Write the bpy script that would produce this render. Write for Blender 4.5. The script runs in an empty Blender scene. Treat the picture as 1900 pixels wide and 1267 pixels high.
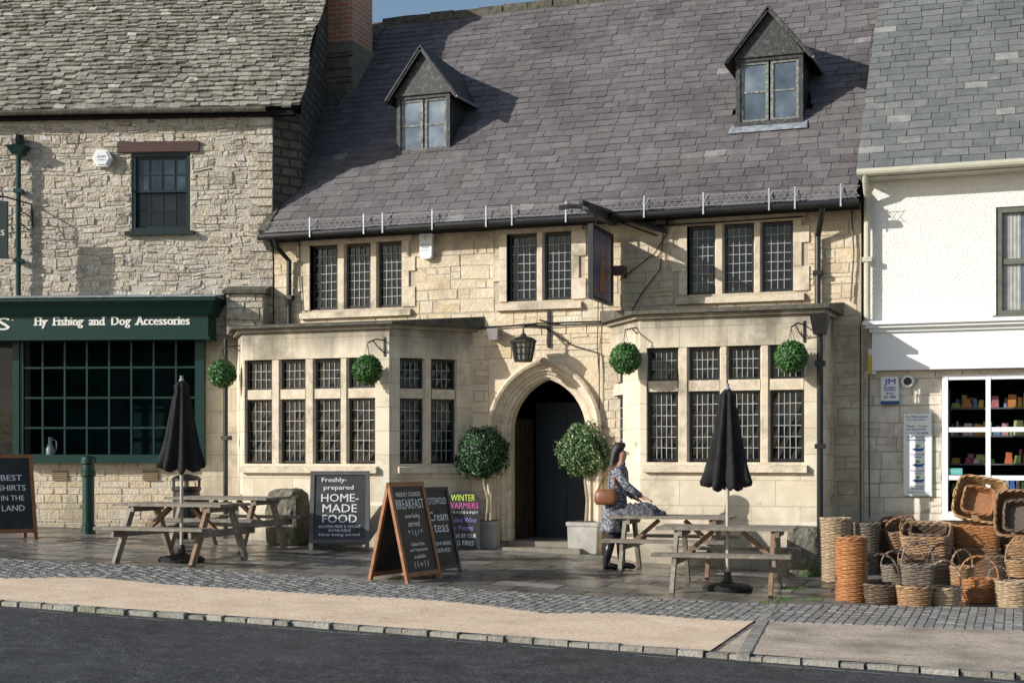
import bpy, math, random, mathutils
from mathutils import Vector, Matrix
R=random.Random(7)
S=bpy.context.scene; COL=S.collection
rad=math.radians; PI=math.pi
TH=rad(19.6); f=2640.; CD=19.; CH=1.6
sT,cT=math.sin(TH),math.cos(TH)
def ray(px):
    k=(px-950)/f; return (-sT+cT*k, cT+sT*k)
def gz(x,y): return -.034*x+.012*(y+8)
def G(px,py):
    dx,dy=ray(px); Z=1.732/((py-850)/f-.034*dx+.012*dy)
    x=dx*Z; y=dy*Z-CD
    return (x,y,gz(x,y))
def W(px,py,Y=0):
    dx,dy=ray(px); Z=(CD+Y)/dy
    return (dx*Z,Y,CH+(850-py)/f*Z)
class F:
    def __init__(s,ox,oy,a): s.o=Vector((ox,oy)); s.a=a; s.c,s.s=math.cos(a),math.sin(a)
    def L(s,px,py=850,y=0):
        dx,dy=ray(px); q=Vector((0,-CD))-s.o
        Z=(y-(-s.s*q.x+s.c*q.y))/(-s.s*dx+s.c*dy)
        return (s.c*q.x+s.s*q.y+Z*(s.c*dx+s.s*dy), CH+(850-py)/f*Z)
    def x(s,px,y=0): return s.L(px,850,y)[0]
    def z(s,px,py,y=0): return s.L(px,py,y)[1]
    def T(s,par):
        d=s.o-par.o; m=Matrix.Rotation(-par.a,4,'Z')@Matrix.Translation((d.x,d.y,0))@Matrix.Rotation(s.a,4,'Z'); return m
# ---------------------------------------------------------------- mesh builder
class MB:
    def __init__(s,T=None): s.v=[];s.f=[];s.c=[];s.m=[];s.T=T;s.mi=0;s.col=(.5,.5,.5)
    def V(s,p):
        p=Vector(p)
        if s.T is not None: p=s.T@p
        s.v.append(p); return len(s.v)-1
    def face(s,ids): s.f.append(ids); s.c.append(s.col); s.m.append(s.mi)
    def quad(s,*p): s.face([s.V(q) for q in p])
    def rc(s): s.col=(R.random(),R.random(),R.random())
    def hexa(s,p):
        i=[s.V(q) for q in p]
        for a in ((0,3,2,1),(4,5,6,7),(0,1,5,4),(1,2,6,5),(2,3,7,6),(3,0,4,7)): s.face([i[k] for k in a])
    def box(s,x0,x1,y0,y1,z0,z1,j=0):
        u=(lambda:R.uniform(-j,j)) if j else (lambda:0)
        s.hexa([(x0+u(),y0+u(),z0+u()),(x1+u(),y0+u(),z0+u()),(x1+u(),y1+u(),z0+u()),(x0+u(),y1+u(),z0+u()),
                (x0+u(),y0+u(),z1+u()),(x1+u(),y0+u(),z1+u()),(x1+u(),y1+u(),z1+u()),(x0+u(),y1+u(),z1+u())])
    def beam(s,a,b,w,h,up=(0,0,1)):
        a=Vector(a);b=Vector(b);d=(b-a).normalized(); up=Vector(up)
        if abs(d.dot(up))>.98: up=Vector((0,1,0))
        sd=d.cross(up).normalized()*w/2; u=sd.cross(d).normalized()*h/2
        s.hexa([a-sd-u,a+sd-u,a+sd+u,a-sd+u,b-sd-u,b+sd-u,b+sd+u,b-sd+u])
    def tube(s,pts,r,n=8,cap=True):
        pts=[Vector(p) for p in pts]; k=len(pts); rr=r if isinstance(r,(list,tuple)) else [r]*k
        rings=[]; ref=None
        for i,p in enumerate(pts):
            d=(pts[min(i+1,k-1)]-pts[max(i-1,0)]).normalized()
            if ref is None: ref=d.cross(Vector((0,0,1))) if abs(d.z)<.9 else d.cross(Vector((0,1,0)))
            a=(ref-d*ref.dot(d)).normalized(); b=d.cross(a); ref=a
            rings.append([s.V(p+(a*math.cos(2*PI*q/n)+b*math.sin(2*PI*q/n))*rr[i]) for q in range(n)])
        s.skinr(rings,cap)
    def skinr(s,rings,cap=True):
        n=len(rings[0])
        for A,B in zip(rings,rings[1:]):
            for q in range(n): s.face([A[q],A[(q+1)%n],B[(q+1)%n],B[q]])
        if cap: s.face(rings[0][::-1]); s.face(rings[-1])
    def lathe(s,prof,n=24,c=(0,0,0),mod=None,cap=True,ex=1,ey=1):
        rings=[]
        for i,(r,z) in enumerate(prof):
            rings.append([s.V((c[0]+ex*(r*(mod(i,2*PI*q/n) if mod else 1))*math.cos(2*PI*q/n),c[1]+ey*(r*(mod(i,2*PI*q/n) if mod else 1))*math.sin(2*PI*q/n),c[2]+z)) for q in range(n)])
        s.skinr(rings,cap)
    def prism(s,poly,y0,y1):
        a=[s.V((x,y0,z)) for x,z in poly]; b=[s.V((x,y1,z)) for x,z in poly]
        s.face(a); s.face(b[::-1]); n=len(poly)
        for i in range(n): s.face([a[i],a[(i+1)%n],b[(i+1)%n],b[i]][::-1])
    def slab(s,poly,z0,z1):
        zf=lambda z,x,y: z(x,y) if callable(z) else z
        a=[s.V((x,y,zf(z0,x,y))) for x,y in poly]; b=[s.V((x,y,zf(z1,x,y))) for x,y in poly]
        s.face(a[::-1]); s.face(b); n=len(poly)
        for i in range(n): s.face([a[i],a[(i+1)%n],b[(i+1)%n],b[i]])
    def wob(s,amp,holes,fr=1.3,dy=0):
        nz=mathutils.noise.noise
        for v in s.v:
            k=1
            for h in holes:
                dx=max(h[0]-v.x,v.x-h[1],0); dz=max(h[2]-v.z,v.z-h[3],0); k=min(k,math.hypot(dx,dz)/.3)
            x,z=v.x,v.z
            v.z+=k*amp*(nz(Vector((x*fr,3,z*fr)))+.45*nz(Vector((x*fr*3.3,7,z*fr*3.3)))); v.x+=k*amp*.7*nz(Vector((x*fr*2.2,11,z*fr*2.2)))
            if dy: v.y+=dy*nz(Vector((x*1.7,5,z*1.7)))*k
    def build(s,name,mats,parent=None,smooth=False):
        me=bpy.data.meshes.new(name); me.from_pydata([tuple(v) for v in s.v],[],s.f); 
        if not isinstance(mats,(list,tuple)): mats=[mats]
        for m in mats: me.materials.append(m)
        me.polygons.foreach_set('material_index',s.m)
        ca=me.color_attributes.new('col','FLOAT_COLOR','CORNER'); uv=me.uv_layers.new(name='UVMap')
        cb=[];ub=[]
        for p in me.polygons:
            n=p.normal; c=s.c[p.index]
            if abs(n.z)>.98: t1=Vector((1,0,0));t2=Vector((0,1,0))
            else: t1=Vector((-n.y,n.x,0)).normalized(); t2=n.cross(t1)
            for vi in p.vertices:
                v=s.v[vi]; cb.extend((c[0],c[1],c[2],1)); ub.extend((v.dot(t1),v.dot(t2)))
        ca.data.foreach_set('color',cb); uv.data.foreach_set('uv',ub)
        if smooth: me.polygons.foreach_set('use_smooth',[True]*len(me.polygons))
        me.update()
        o=bpy.data.objects.new(name,me); COL.objects.link(o)
        if parent: o.parent=parent
        return o
def tag(o,label=None,cat=None,group=None,kind=None):
    if label:o['label']=label
    if cat:o['category']=cat
    if group:o['group']=group
    if kind:o['kind']=kind
    return o
def root(name,label,cat,loc=(0,0,0),rz=0,group=None,rot=None):
    o=bpy.data.objects.new(name,None); COL.objects.link(o); o.empty_display_size=.1
    o.location=loc; o.rotation_euler=rot if rot else (0,0,rz)
    return tag(o,label,cat,group)
def copy_tree(o,parent=None):
    c=o.copy(); COL.objects.link(c); c.parent=parent
    for ch in list(o.children): copy_tree(ch,c)
    return c
# ---------------------------------------------------------------- materials
def M(name,cols,scale=6,mix=.5,rough=.8,rough2=None,bump=.2,bscale=40,stain=None,metal=0,brick=None,spec=.5,dist=.02,voro=False,zd=None):
    m=bpy.data.materials.new(name); m.use_nodes=True; nt=m.node_tree; N=nt.nodes; L=nt.links
    b=N['Principled BSDF']; b.inputs['Roughness'].default_value=rough; b.inputs['Metallic'].default_value=metal
    b.inputs['Specular IOR Level'].default_value=spec
    tc=N.new('ShaderNodeTexCoord')
    def noise(sc,det=6,ro=.6):
        n=N.new('ShaderNodeTexNoise'); n.inputs['Scale'].default_value=sc; n.inputs['Detail'].default_value=det; n.inputs['Roughness'].default_value=ro
        L.new(tc.outputs['Object'],n.inputs['Vector']); return n
    def math_(op,a,bb):
        n=N.new('ShaderNodeMath'); n.operation=op
        for i,v in enumerate((a,bb)):
            if isinstance(v,(int,float)): n.inputs[i].default_value=v
            else: L.new(v,n.inputs[i])
        return n.outputs[0]
    def mr(v,a,bb,c=0,d=1):
        n=N.new('ShaderNodeMapRange'); L.new(v,n.inputs[0]); n.inputs[1].default_value=a;n.inputs[2].default_value=bb;n.inputs[3].default_value=c;n.inputs[4].default_value=d; return n.outputs[0]
    n1=mr(noise(scale).outputs[0],.3,.7)
    if voro:
        vn=N.new('ShaderNodeTexVoronoi'); vn.inputs['Scale'].default_value=voro; L.new(tc.outputs['Object'],vn.inputs['Vector'])
        sp=N.new('ShaderNodeSeparateColor'); L.new(vn.outputs['Color'],sp.inputs[0]); val=sp.outputs[0]
    else:
        at=N.new('ShaderNodeAttribute'); at.attribute_name='col'
        sp=N.new('ShaderNodeSeparateColor'); L.new(at.outputs['Color'],sp.inputs[0]); val=sp.outputs[0]
    bk=None
    if brick:
        bk=N.new('ShaderNodeTexBrick'); L.new(tc.outputs['UV'],bk.inputs['Vector']); bk.inputs['Scale'].default_value=1
        bk.inputs['Brick Width'].default_value=brick[0]; bk.inputs['Row Height'].default_value=brick[1]; bk.inputs['Mortar Size'].default_value=brick[3]
        bk.inputs['Color1'].default_value=(0,0,0,1); bk.inputs['Color2'].default_value=(1,1,1,1); bk.inputs['Mortar'].default_value=(.5,.5,.5,1)
        val=bk.outputs['Color']
    fac=math_('ADD',math_('MULTIPLY',val,1-mix),math_('MULTIPLY',n1,mix))
    rp=N.new('ShaderNodeValToRGB'); cr=rp.color_ramp
    while len(cr.elements)<len(cols): cr.elements.new(.5)
    for i,c in enumerate(cols): cr.elements[i].position=(i/(len(cols)-1) if len(cols)>1 else 0)
    for i,c in enumerate(cols): cr.elements[i].color=(c[0],c[1],c[2],1)
    L.new(fac,rp.inputs[0]); col=rp.outputs[0]
    def mix_(f_,a,bb,bt='MIX'):
        n=N.new('ShaderNodeMix'); n.data_type='RGBA'; n.blend_type=bt
        if isinstance(f_,(int,float)): n.inputs[0].default_value=f_
        else: L.new(f_,n.inputs[0])
        for i,v in ((6,a),(7,bb)):
            if isinstance(v,tuple): n.inputs[i].default_value=(*v,1)
            else: L.new(v,n.inputs[i])
        return n.outputs[2]
    if bk: col=mix_(bk.outputs['Fac'],col,brick[2])
    if stain:
        for st in (stain if isinstance(stain,list) else [stain]):
            sn=mr(noise(st[2],5,.65).outputs[0],st[3],st[4],0,st[1]); col=mix_(sn,col,st[0])
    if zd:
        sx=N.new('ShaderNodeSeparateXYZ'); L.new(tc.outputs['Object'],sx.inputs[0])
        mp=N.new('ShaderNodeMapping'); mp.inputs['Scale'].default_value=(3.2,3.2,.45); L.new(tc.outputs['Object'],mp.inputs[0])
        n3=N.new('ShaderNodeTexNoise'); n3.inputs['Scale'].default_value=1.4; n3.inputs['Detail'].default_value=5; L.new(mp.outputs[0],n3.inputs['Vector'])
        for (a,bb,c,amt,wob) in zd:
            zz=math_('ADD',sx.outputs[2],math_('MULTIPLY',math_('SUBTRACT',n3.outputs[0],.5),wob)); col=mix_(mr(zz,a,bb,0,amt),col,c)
    L.new(col,b.inputs['Base Color'])
    if rough2 is not None: L.new(mr(noise(2.2,4).outputs[0],.42,.58,rough2,rough),b.inputs['Roughness'])
    if bump:
        bp=N.new('ShaderNodeBump'); bp.inputs['Strength'].default_value=bump; bp.inputs['Distance'].default_value=dist
        h=noise(bscale,5).outputs[0]
        if bk: h=math_('SUBTRACT',h,math_('MULTIPLY',bk.outputs['Fac'],1.2))
        L.new(h,bp.inputs['Height']); L.new(bp.outputs[0],b.inputs['Normal'])
    return m
def P(name,c,rough=.5,metal=0,var=.25,bump=.08,spec=.5,scale=9):
    c2=tuple(min(1,x*(1+var)) for x in c); c1=tuple(x*(1-var) for x in c)
    return M(name,[c1,c,c2],scale=scale,mix=.8,rough=rough,metal=metal,bump=bump,bscale=60,spec=spec,dist=.01)
m={}
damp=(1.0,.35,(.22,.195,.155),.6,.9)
m['rubL']=M('rubble_stone_grey',[(.24,.21,.165),(.45,.39,.30),(.63,.55,.43),(.54,.50,.43),(.80,.75,.66)],scale=11,mix=.4,rough=.92,bump=1.0,bscale=24,dist=.035,stain=[((.13,.118,.10),.65,.8,.53,.69),((.76,.73,.66),.65,3.5,.56,.70),((.44,.31,.18),.4,2.2,.60,.72)])
m['mortL']=M('pale_lime_mortar',[(.46,.42,.35),(.64,.59,.50)],scale=12,mix=.9,rough=.95,bump=.6,bscale=50)
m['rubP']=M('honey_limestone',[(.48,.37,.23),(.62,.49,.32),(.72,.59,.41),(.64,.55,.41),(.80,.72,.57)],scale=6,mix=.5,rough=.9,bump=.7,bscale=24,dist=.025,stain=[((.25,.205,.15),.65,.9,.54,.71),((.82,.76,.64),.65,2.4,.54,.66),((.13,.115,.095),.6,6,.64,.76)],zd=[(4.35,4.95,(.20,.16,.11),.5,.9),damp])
m['mort']=M('lime_mortar',[(.40,.34,.25),(.58,.50,.38)],scale=12,mix=.9,rough=.95,bump=.6,bscale=50)
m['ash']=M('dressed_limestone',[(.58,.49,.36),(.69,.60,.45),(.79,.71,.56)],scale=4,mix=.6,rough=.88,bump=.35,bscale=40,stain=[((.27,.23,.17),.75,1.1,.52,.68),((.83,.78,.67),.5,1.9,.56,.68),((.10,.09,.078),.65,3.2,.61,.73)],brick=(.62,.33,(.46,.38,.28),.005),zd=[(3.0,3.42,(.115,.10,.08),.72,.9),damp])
m['trim']=M('window_limestone',[(.53,.44,.32),(.67,.57,.43),(.78,.69,.54)],scale=9,mix=.8,rough=.88,bump=.4,bscale=40,stain=[((.22,.185,.14),.75,2.0,.52,.68),((.09,.08,.07),.55,6,.62,.73)])
m['coping']=M('mossy_coping_stone',[(.055,.052,.042),(.10,.092,.072),(.18,.16,.125)],scale=10,mix=.85,rough=.95,bump=.8,bscale=30,stain=((.08,.10,.035),.6,4,.55,.68))
m['slP']=M('weathered_slate',[(.088,.077,.079),(.122,.108,.110),(.152,.137,.138),(.185,.168,.168),(.30,.28,.27)],scale=7,mix=.42,rough=.68,bump=.45,bscale=30,stain=[((.064,.056,.056),.65,.5,.50,.68),((.17,.14,.115),.4,1.5,.56,.72),((.45,.43,.40),.65,24,.68,.75)])
m['slR']=M('green_grey_slate',[(.11,.118,.116),(.148,.157,.152),(.19,.197,.188),(.32,.315,.29)],scale=7,mix=.45,rough=.75,bump=.45,bscale=30,stain=[((.11,.117,.118),.5,.8,.5,.68),((.42,.41,.37),.5,28,.64,.73)])
m['slL']=M('old_stone_tiles',[(.12,.108,.09),(.27,.25,.21),(.41,.38,.32),(.62,.59,.51)],scale=14,mix=.45,rough=.95,bump=.9,bscale=40,stain=[((.09,.10,.04),.85,4,.58,.66),((.10,.09,.075),.5,1.2,.52,.7)])
m['rbase']=P('roof_underlay',(.02,.018,.018),.95,spec=.1)
m['render']=M('white_roughcast',[(.78,.76,.70),(.86,.84,.79),(.90,.88,.84)],scale=30,mix=.9,rough=.95,bump=.8,bscale=42,dist=.025,stain=((.66,.63,.56),.3,1.1,.55,.75))
m['green']=P('dark_green_paint',(.004,.036,.028),.35,var=.2)
m['darkgreen']=P('near_black_green_paint',(.006,.02,.018),.4,var=.2)
m['olive']=P('sage_frame_paint',(.12,.13,.10),.5)
m['black']=P('black_gloss_paint',(.013,.013,.014),.4,var=.3,bump=.2)
m['blackw']=M('weathered_black_paint',[(.012,.013,.013),(.022,.024,.024),(.04,.043,.042),(.16,.16,.15)],scale=18,mix=.95,rough=.6,bump=.4,bscale=40)
m['greyw']=M('weathered_grey_paint',[(.05,.055,.052),(.13,.14,.13),(.25,.26,.24),(.42,.42,.39)],scale=20,mix=.95,rough=.7,bump=.3)
m['white']=P('white_paint',(.87,.87,.86),.5,var=.03,scale=3)
m['cream']=P('cream_pipe_paint',(.50,.48,.38),.5,var=.12)
m['lead']=P('leaded_came',(.34,.34,.335),.55,var=.35)
m['galv']=P('galvanised_steel',(.42,.44,.46),.5,metal=.3,var=.25)
m['leadsheet']=M('lead_flashing',[(.14,.16,.18),(.24,.27,.30),(.40,.43,.46)],scale=10,mix=.9,rough=.6)
m['pane']=M('old_window_glass',[(.003,.004,.005),(.005,.006,.008),(.008,.010,.012),(.016,.018,.021),(.05,.055,.06)],scale=1.6,mix=.6,rough=.04,bump=.10,bscale=9,spec=.5)  # palest tones put reflections into the colour of single quarrels
m['paneB']=M('pale_window_glass',[(.03,.045,.06),(.10,.13,.16),(.30,.34,.38)],scale=2.5,mix=.6,rough=.08,bump=.1,bscale=8,spec=.8)  # light blue reflection and curtains are put into the glass colour
m['door']=M('dark_oak',[(.025,.014,.009),(.05,.03,.017),(.07,.042,.025)],scale=8,mix=.8,rough=.6)
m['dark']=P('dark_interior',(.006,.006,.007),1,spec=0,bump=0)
m['teal']=M('teal_reflection_backing',[(.003,.008,.008),(.010,.022,.024),(.02,.035,.04)],scale=1.6,mix=1,rough=1,spec=0,bump=0)  # teal reflection of the shop glass, put into the interior's colour
m['brown']=P('painted_timber_lintel',(.07,.028,.022),.6)
m['brick']=M('red_brick',[(.50,.14,.065),(.66,.22,.10),(.50,.23,.15),(.72,.34,.18)],scale=9,mix=.35,rough=.9,bump=.5,brick=(.225,.078,(.50,.45,.36),.012),stain=((.14,.09,.07),.45,3,.56,.7))
m['wood']=M('weathered_grey_timber',[(.12,.102,.08),(.23,.20,.16),(.38,.34,.28)],scale=9,mix=.7,rough=.8,bump=.5,bscale=35)
m['woodr']=M('reddish_timber',[(.14,.085,.05),(.23,.14,.085),(.32,.20,.13)],scale=9,mix=.7,rough=.7,bump=.4,bscale=35)
m['orangewood']=M('varnished_pine_frame',[(.20,.075,.025),(.30,.12,.045),(.38,.17,.07)],scale=14,mix=.8,rough=.5)
m['board']=M('chalkboard',[(.010,.011,.012),(.018,.020,.021),(.04,.042,.043)],scale=4,mix=.9,rough=.6,bump=.03)
m['boardg']=M('dusty_chalkboard',[(.035,.037,.038),(.05,.053,.055),(.075,.078,.08)],scale=4,mix=.9,rough=.7,bump=.03)
m['boardf']=P('grey_black_frame',(.035,.036,.038),.5)
m['boardf2']=P('faded_grey_frame',(.13,.12,.115),.7)
m['chalk']=P('chalk_lettering',(.82,.82,.79),.9,var=.08,bump=0)
m['chalkg']=P('green_yellow_lettering',(.50,.62,.10),.9,bump=0)
m['chalkp']=P('pink_lettering',(.55,.10,.30),.9,bump=0)
m['chalkv']=P('violet_lettering',(.35,.28,.62),.9,bump=0)
m['cream_l']=P('cream_lettering',(.84,.83,.75),.7,var=.03,bump=0)
m['blue']=P('blue_print',(.02,.09,.30),.6,bump=0)
m['lime']=P('green_print',(.18,.45,.10),.6,bump=0)
m['yellow']=P('yellow_print',(.75,.50,.05),.6,bump=0)
m['canvas']=M('black_canvas',[(.008,.008,.009),(.014,.014,.015),(.024,.024,.025)],scale=10,mix=.9,rough=.85,bump=.3,bscale=30,spec=.3)
m['castiron']=P('cast_iron',(.02,.02,.021),.6)
m['leaf']=M('box_leaves',[(.012,.045,.010),(.035,.12,.022),(.07,.20,.04),(.13,.29,.07)],scale=6,mix=.15,rough=.5,bump=0)
m['leaf2']=M('pale_shrub_leaves',[(.02,.055,.015),(.06,.13,.04),(.15,.23,.09),(.42,.48,.30)],scale=6,mix=.15,rough=.5,bump=0)
m['leaf3']=M('dark_shrub_leaves',[(.010,.03,.010),(.025,.07,.025),(.045,.115,.04),(.11,.19,.09)],scale=6,mix=.15,rough=.5,bump=0)
m['grass']=M('grass_blades',[(.04,.09,.01),(.08,.17,.03)],rough=.7,bump=0)
m['bark']=P('bark',(.34,.28,.20),.9,bump=.5)
m['pot']=M('stone_planter',[(.30,.285,.26),(.42,.40,.36),(.52,.50,.45)],scale=6,mix=.9,rough=.9,bump=.3,stain=((.17,.16,.13),.6,3,.53,.7))
m['soil']=P('soil',(.04,.03,.02),.95,bump=.8)
m['flag']=M('damp_flagstones',[(.105,.096,.084),(.16,.147,.13),(.225,.208,.183),(.33,.31,.275)],scale=3,mix=.25,rough=.6,rough2=.14,bump=.3,bscale=25,brick=(.78,.50,(.03,.027,.022),.018),stain=[((.075,.068,.06),.55,.8,.47,.62),((.36,.335,.295),.5,2,.60,.72)])
m['resin']=M('buff_gravel_surface',[(.42,.29,.18),(.72,.53,.36),(.84,.66,.47),(.92,.79,.62)],voro=80,scale=3,mix=.3,rough=.95,bump=.5,bscale=90,dist=.006,stain=[((.50,.37,.25),.45,.9,.5,.7),((.92,.80,.64),.3,5,.6,.75)])
m['resin2']=M('worn_gravel_surface',[(.16,.13,.10),(.42,.34,.26),(.60,.49,.38),(.72,.62,.50)],voro=75,scale=6,mix=.4,rough=.9,bump=.6,bscale=90,dist=.006,stain=((.19,.16,.125),.75,1.5,.47,.63))
m['asphalt']=M('asphalt',[(.016,.017,.018),(.036,.037,.038),(.06,.061,.062),(.17,.17,.168)],voro=70,scale=5,mix=.3,rough=.85,rough2=.6,bump=.9,bscale=80,dist=.01,stain=[((.08,.08,.081),.5,.6,.5,.7),((.018,.018,.019),.5,1.7,.55,.7)],spec=.35)
m['sett']=M('grey_stone_setts',[(.14,.134,.128),(.20,.192,.18),(.27,.258,.24),(.37,.35,.32)],scale=20,mix=.4,rough=.7,rough2=.35,bump=.5,bscale=60)
m['kerb']=M('kerb_stone',[(.18,.165,.14),(.30,.28,.24),(.46,.425,.37)],scale=20,mix=.5,rough=.9,bump=.8,bscale=40,stain=((.06,.08,.03),.5,5,.55,.65))
m['earth']=M('far_ground',[(.05,.05,.045),(.09,.085,.07)],scale=.4,mix=1,rough=.95)
m['mossst']=M('mossy_stone',[(.09,.085,.065),(.17,.155,.12),(.28,.25,.19)],scale=9,mix=.9,rough=.95,bump=1,bscale=18,dist=.04,stain=((.07,.11,.03),.8,3.5,.5,.62))
def wick(n,c):
    return M(n,[tuple(x*.35 for x in c),tuple(x*.75 for x in c),c,tuple(min(1,x*1.4) for x in c)],scale=25,mix=.35,rough=.55,bump=.3,bscale=120,dist=.005)
m['wO']=wick('orange_wicker',(.44,.20,.08)); m['wP']=wick('pale_wicker',(.44,.33,.21)); m['wB']=wick('brown_wicker',(.28,.16,.085)); m['wG']=wick('grey_wicker',(.22,.18,.14)); m['wH']=wick('honey_wicker',(.50,.30,.14)); m['wD']=wick('dark_wicker',(.13,.085,.055)); m['wT']=wick('tan_wicker',(.38,.235,.125))
m['skin']=P('skin',(.48,.27,.19),.5,var=.06,bump=0); m['hair']=M('dark_hair',[(.008,.006,.005),(.022,.015,.012),(.04,.028,.02)],scale=40,mix=.8,rough=.4,bump=.4,bscale=90)
m['coat']=M('patterned_coat_cloth',[(.025,.03,.045),(.045,.05,.07),(.22,.23,.26),(.5,.5,.52)],voro=60,scale=30,mix=.3,rough=.85,bump=.2)
m['bootm']=P('black_leather',(.012,.011,.011),.35); m['legg']=P('dark_leggings',(.015,.015,.018),.8)
m['bag']=P('tan_leather_bag',(.20,.075,.03),.45); m['fur']=M('grey_bundled_coat',[(.03,.03,.033),(.11,.11,.12),(.30,.30,.31)],scale=22,mix=.95,rough=.95,bump=1,bscale=40,dist=.04)
m['lip']=P('lips',(.35,.10,.09),.5,bump=0)
gl=bpy.data.materials.new('shop_glass'); gl.use_nodes=True; nt=gl.node_tree; nt.nodes.clear()
o_=nt.nodes.new('ShaderNodeOutputMaterial'); tr=nt.nodes.new('ShaderNodeBsdfTransparent'); tr.inputs[0].default_value=(.76,.80,.80,1)
nt.links.new(tr.outputs[0],o_.inputs[0]); m['glass']=gl
# ---------------------------------------------------------------- text
def glyph(body):
    cu=bpy.data.curves.new('t','FONT'); cu.body=body; cu.resolution_u=2; cu.size=1
    ob=bpy.data.objects.new('t',cu); COL.objects.link(ob); dg=bpy.context.evaluated_depsgraph_get()
    me=bpy.data.meshes.new_from_object(ob.evaluated_get(dg))
    v=[tuple(q.co) for q in me.vertices]; fs=[tuple(p.vertices) for p in me.polygons]
    bpy.data.objects.remove(ob); bpy.data.curves.remove(cu); bpy.data.meshes.remove(me); return v,fs
XH=max(q[1] for q in glyph('x')[0]); CAPH=max(q[1] for q in glyph('F')[0]); ASC=max(q[1] for q in glyph('h')[0])
def lettering(par,lines,y,mat,T=None,name='lettering',slant=0,bold=0,serif=False,bw=.004):
    mb=MB(T)
    for (body,cx,cz,w,h) in lines:
        v,fs=glyph(body)
        if not v: continue
        x0=min(q[0] for q in v);x1=max(q[0] for q in v);z0=min(q[1] for q in v);z1=max(q[1] for q in v)
        mp=lambda X,Zz: (cx+((X-x0)/(x1-x0)-.5)*w, cz+(Zz-z0)/(z1-z0)*h-h/2)
        for k in range(1+bold):
            b=len(mb.v)
            for q in v:
                X,Zz=mp(q[0],q[1]); mb.V((X+(Zz-cz)*slant+k*bw,y-k*.0004,Zz))
            for p in fs: mb.face([b+i for i in p])
        if serif:
            ec={}
            for p in fs:
                for a,c in zip(p,p[1:]+p[:1]):
                    kk=(tuple(round(u,4) for u in v[a][:2]),tuple(round(u,4) for u in v[c][:2])); kk=tuple(sorted(kk)); ec[kk]=ec.get(kk,0)+1
            for (a,c),nn in ec.items():
                if nn>1 or abs(a[1]-c[1])>.004: continue
                ln=abs(a[0]-c[0])
                if .03<ln<.2:
                    for lv,sg in ((0,1),(XH,-1),(CAPH,-1),(ASC,-1)):
                        if abs(a[1]-lv)<.012:
                            A=mp(min(a[0],c[0])-.085,a[1]); B=mp(max(a[0],c[0])+.085,a[1]+sg*.10)
                            mb.quad((A[0],y-.0022,A[1]),(B[0]+bold*bw,y-.0022,A[1]),(B[0]+bold*bw,y-.0022,B[1]),(A[0],y-.0022,B[1])); break
    return mb.build(name,mat,par)
# ---------------------------------------------------------------- wall helpers
def cl(v,a,b): return max(a,min(b,v))
def wall_holes(mb,x0,x1,z0,z1,holes,y=0,reveal=.25):
    xs=sorted(set([x0,x1]+[cl(h[i],x0,x1) for h in holes for i in (0,1)])); zs=sorted(set([z0,z1]+[cl(h[i],z0,z1) for h in holes for i in (2,3)]))
    for a,b in zip(xs,xs[1:]):
        for c,d in zip(zs,zs[1:]):
            mx_,mz=(a+b)/2,(c+d)/2
            if any(h[0]<mx_<h[1] and h[2]<mz<h[3] for h in holes): continue
            mb.quad((a,y,c),(b,y,c),(b,y,d),(a,y,d))
    for h in holes:
        a,b,c,d=h[:4]; Y=y+reveal
        mb.quad((a,y,c),(a,y,d),(a,Y,d),(a,Y,c)); mb.quad((b,y,c),(b,Y,c),(b,Y,d),(b,y,d)); mb.quad((a,y,c),(a,Y,c),(b,Y,c),(b,y,c)); mb.quad((a,y,d),(b,y,d),(b,Y,d),(a,Y,d))
def stone(mb,a,b,p,q,y,pr,jj=.004,gg=(.002,.006)):
    mb.rc(); g=R.uniform(*gg); t=y-pr*R.uniform(.25,1); i=R.uniform(.003,.010); j=lambda:R.uniform(-jj,jj)
    A=[(a+g,y+.01,p+g),(b-g,y+.01,p+g),(b-g,y+.01,q-g),(a+g,y+.01,q-g)]
    B=[(a+g+i+j(),t+j()*.7,p+g+i+j()),(b-g-i+j(),t+j()*.7,p+g+i+j()),(b-g-i+j(),t+j()*.7,q-g-i+j()),(a+g+i+j(),t+j()*.7,q-g-i+j())]
    ia=[mb.V(v) for v in A]; ib=[mb.V(v) for v in B]; mb.face(ib)
    for k in range(4): mb.face([ia[k],ia[(k+1)%4],ib[(k+1)%4],ib[k]])
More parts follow.
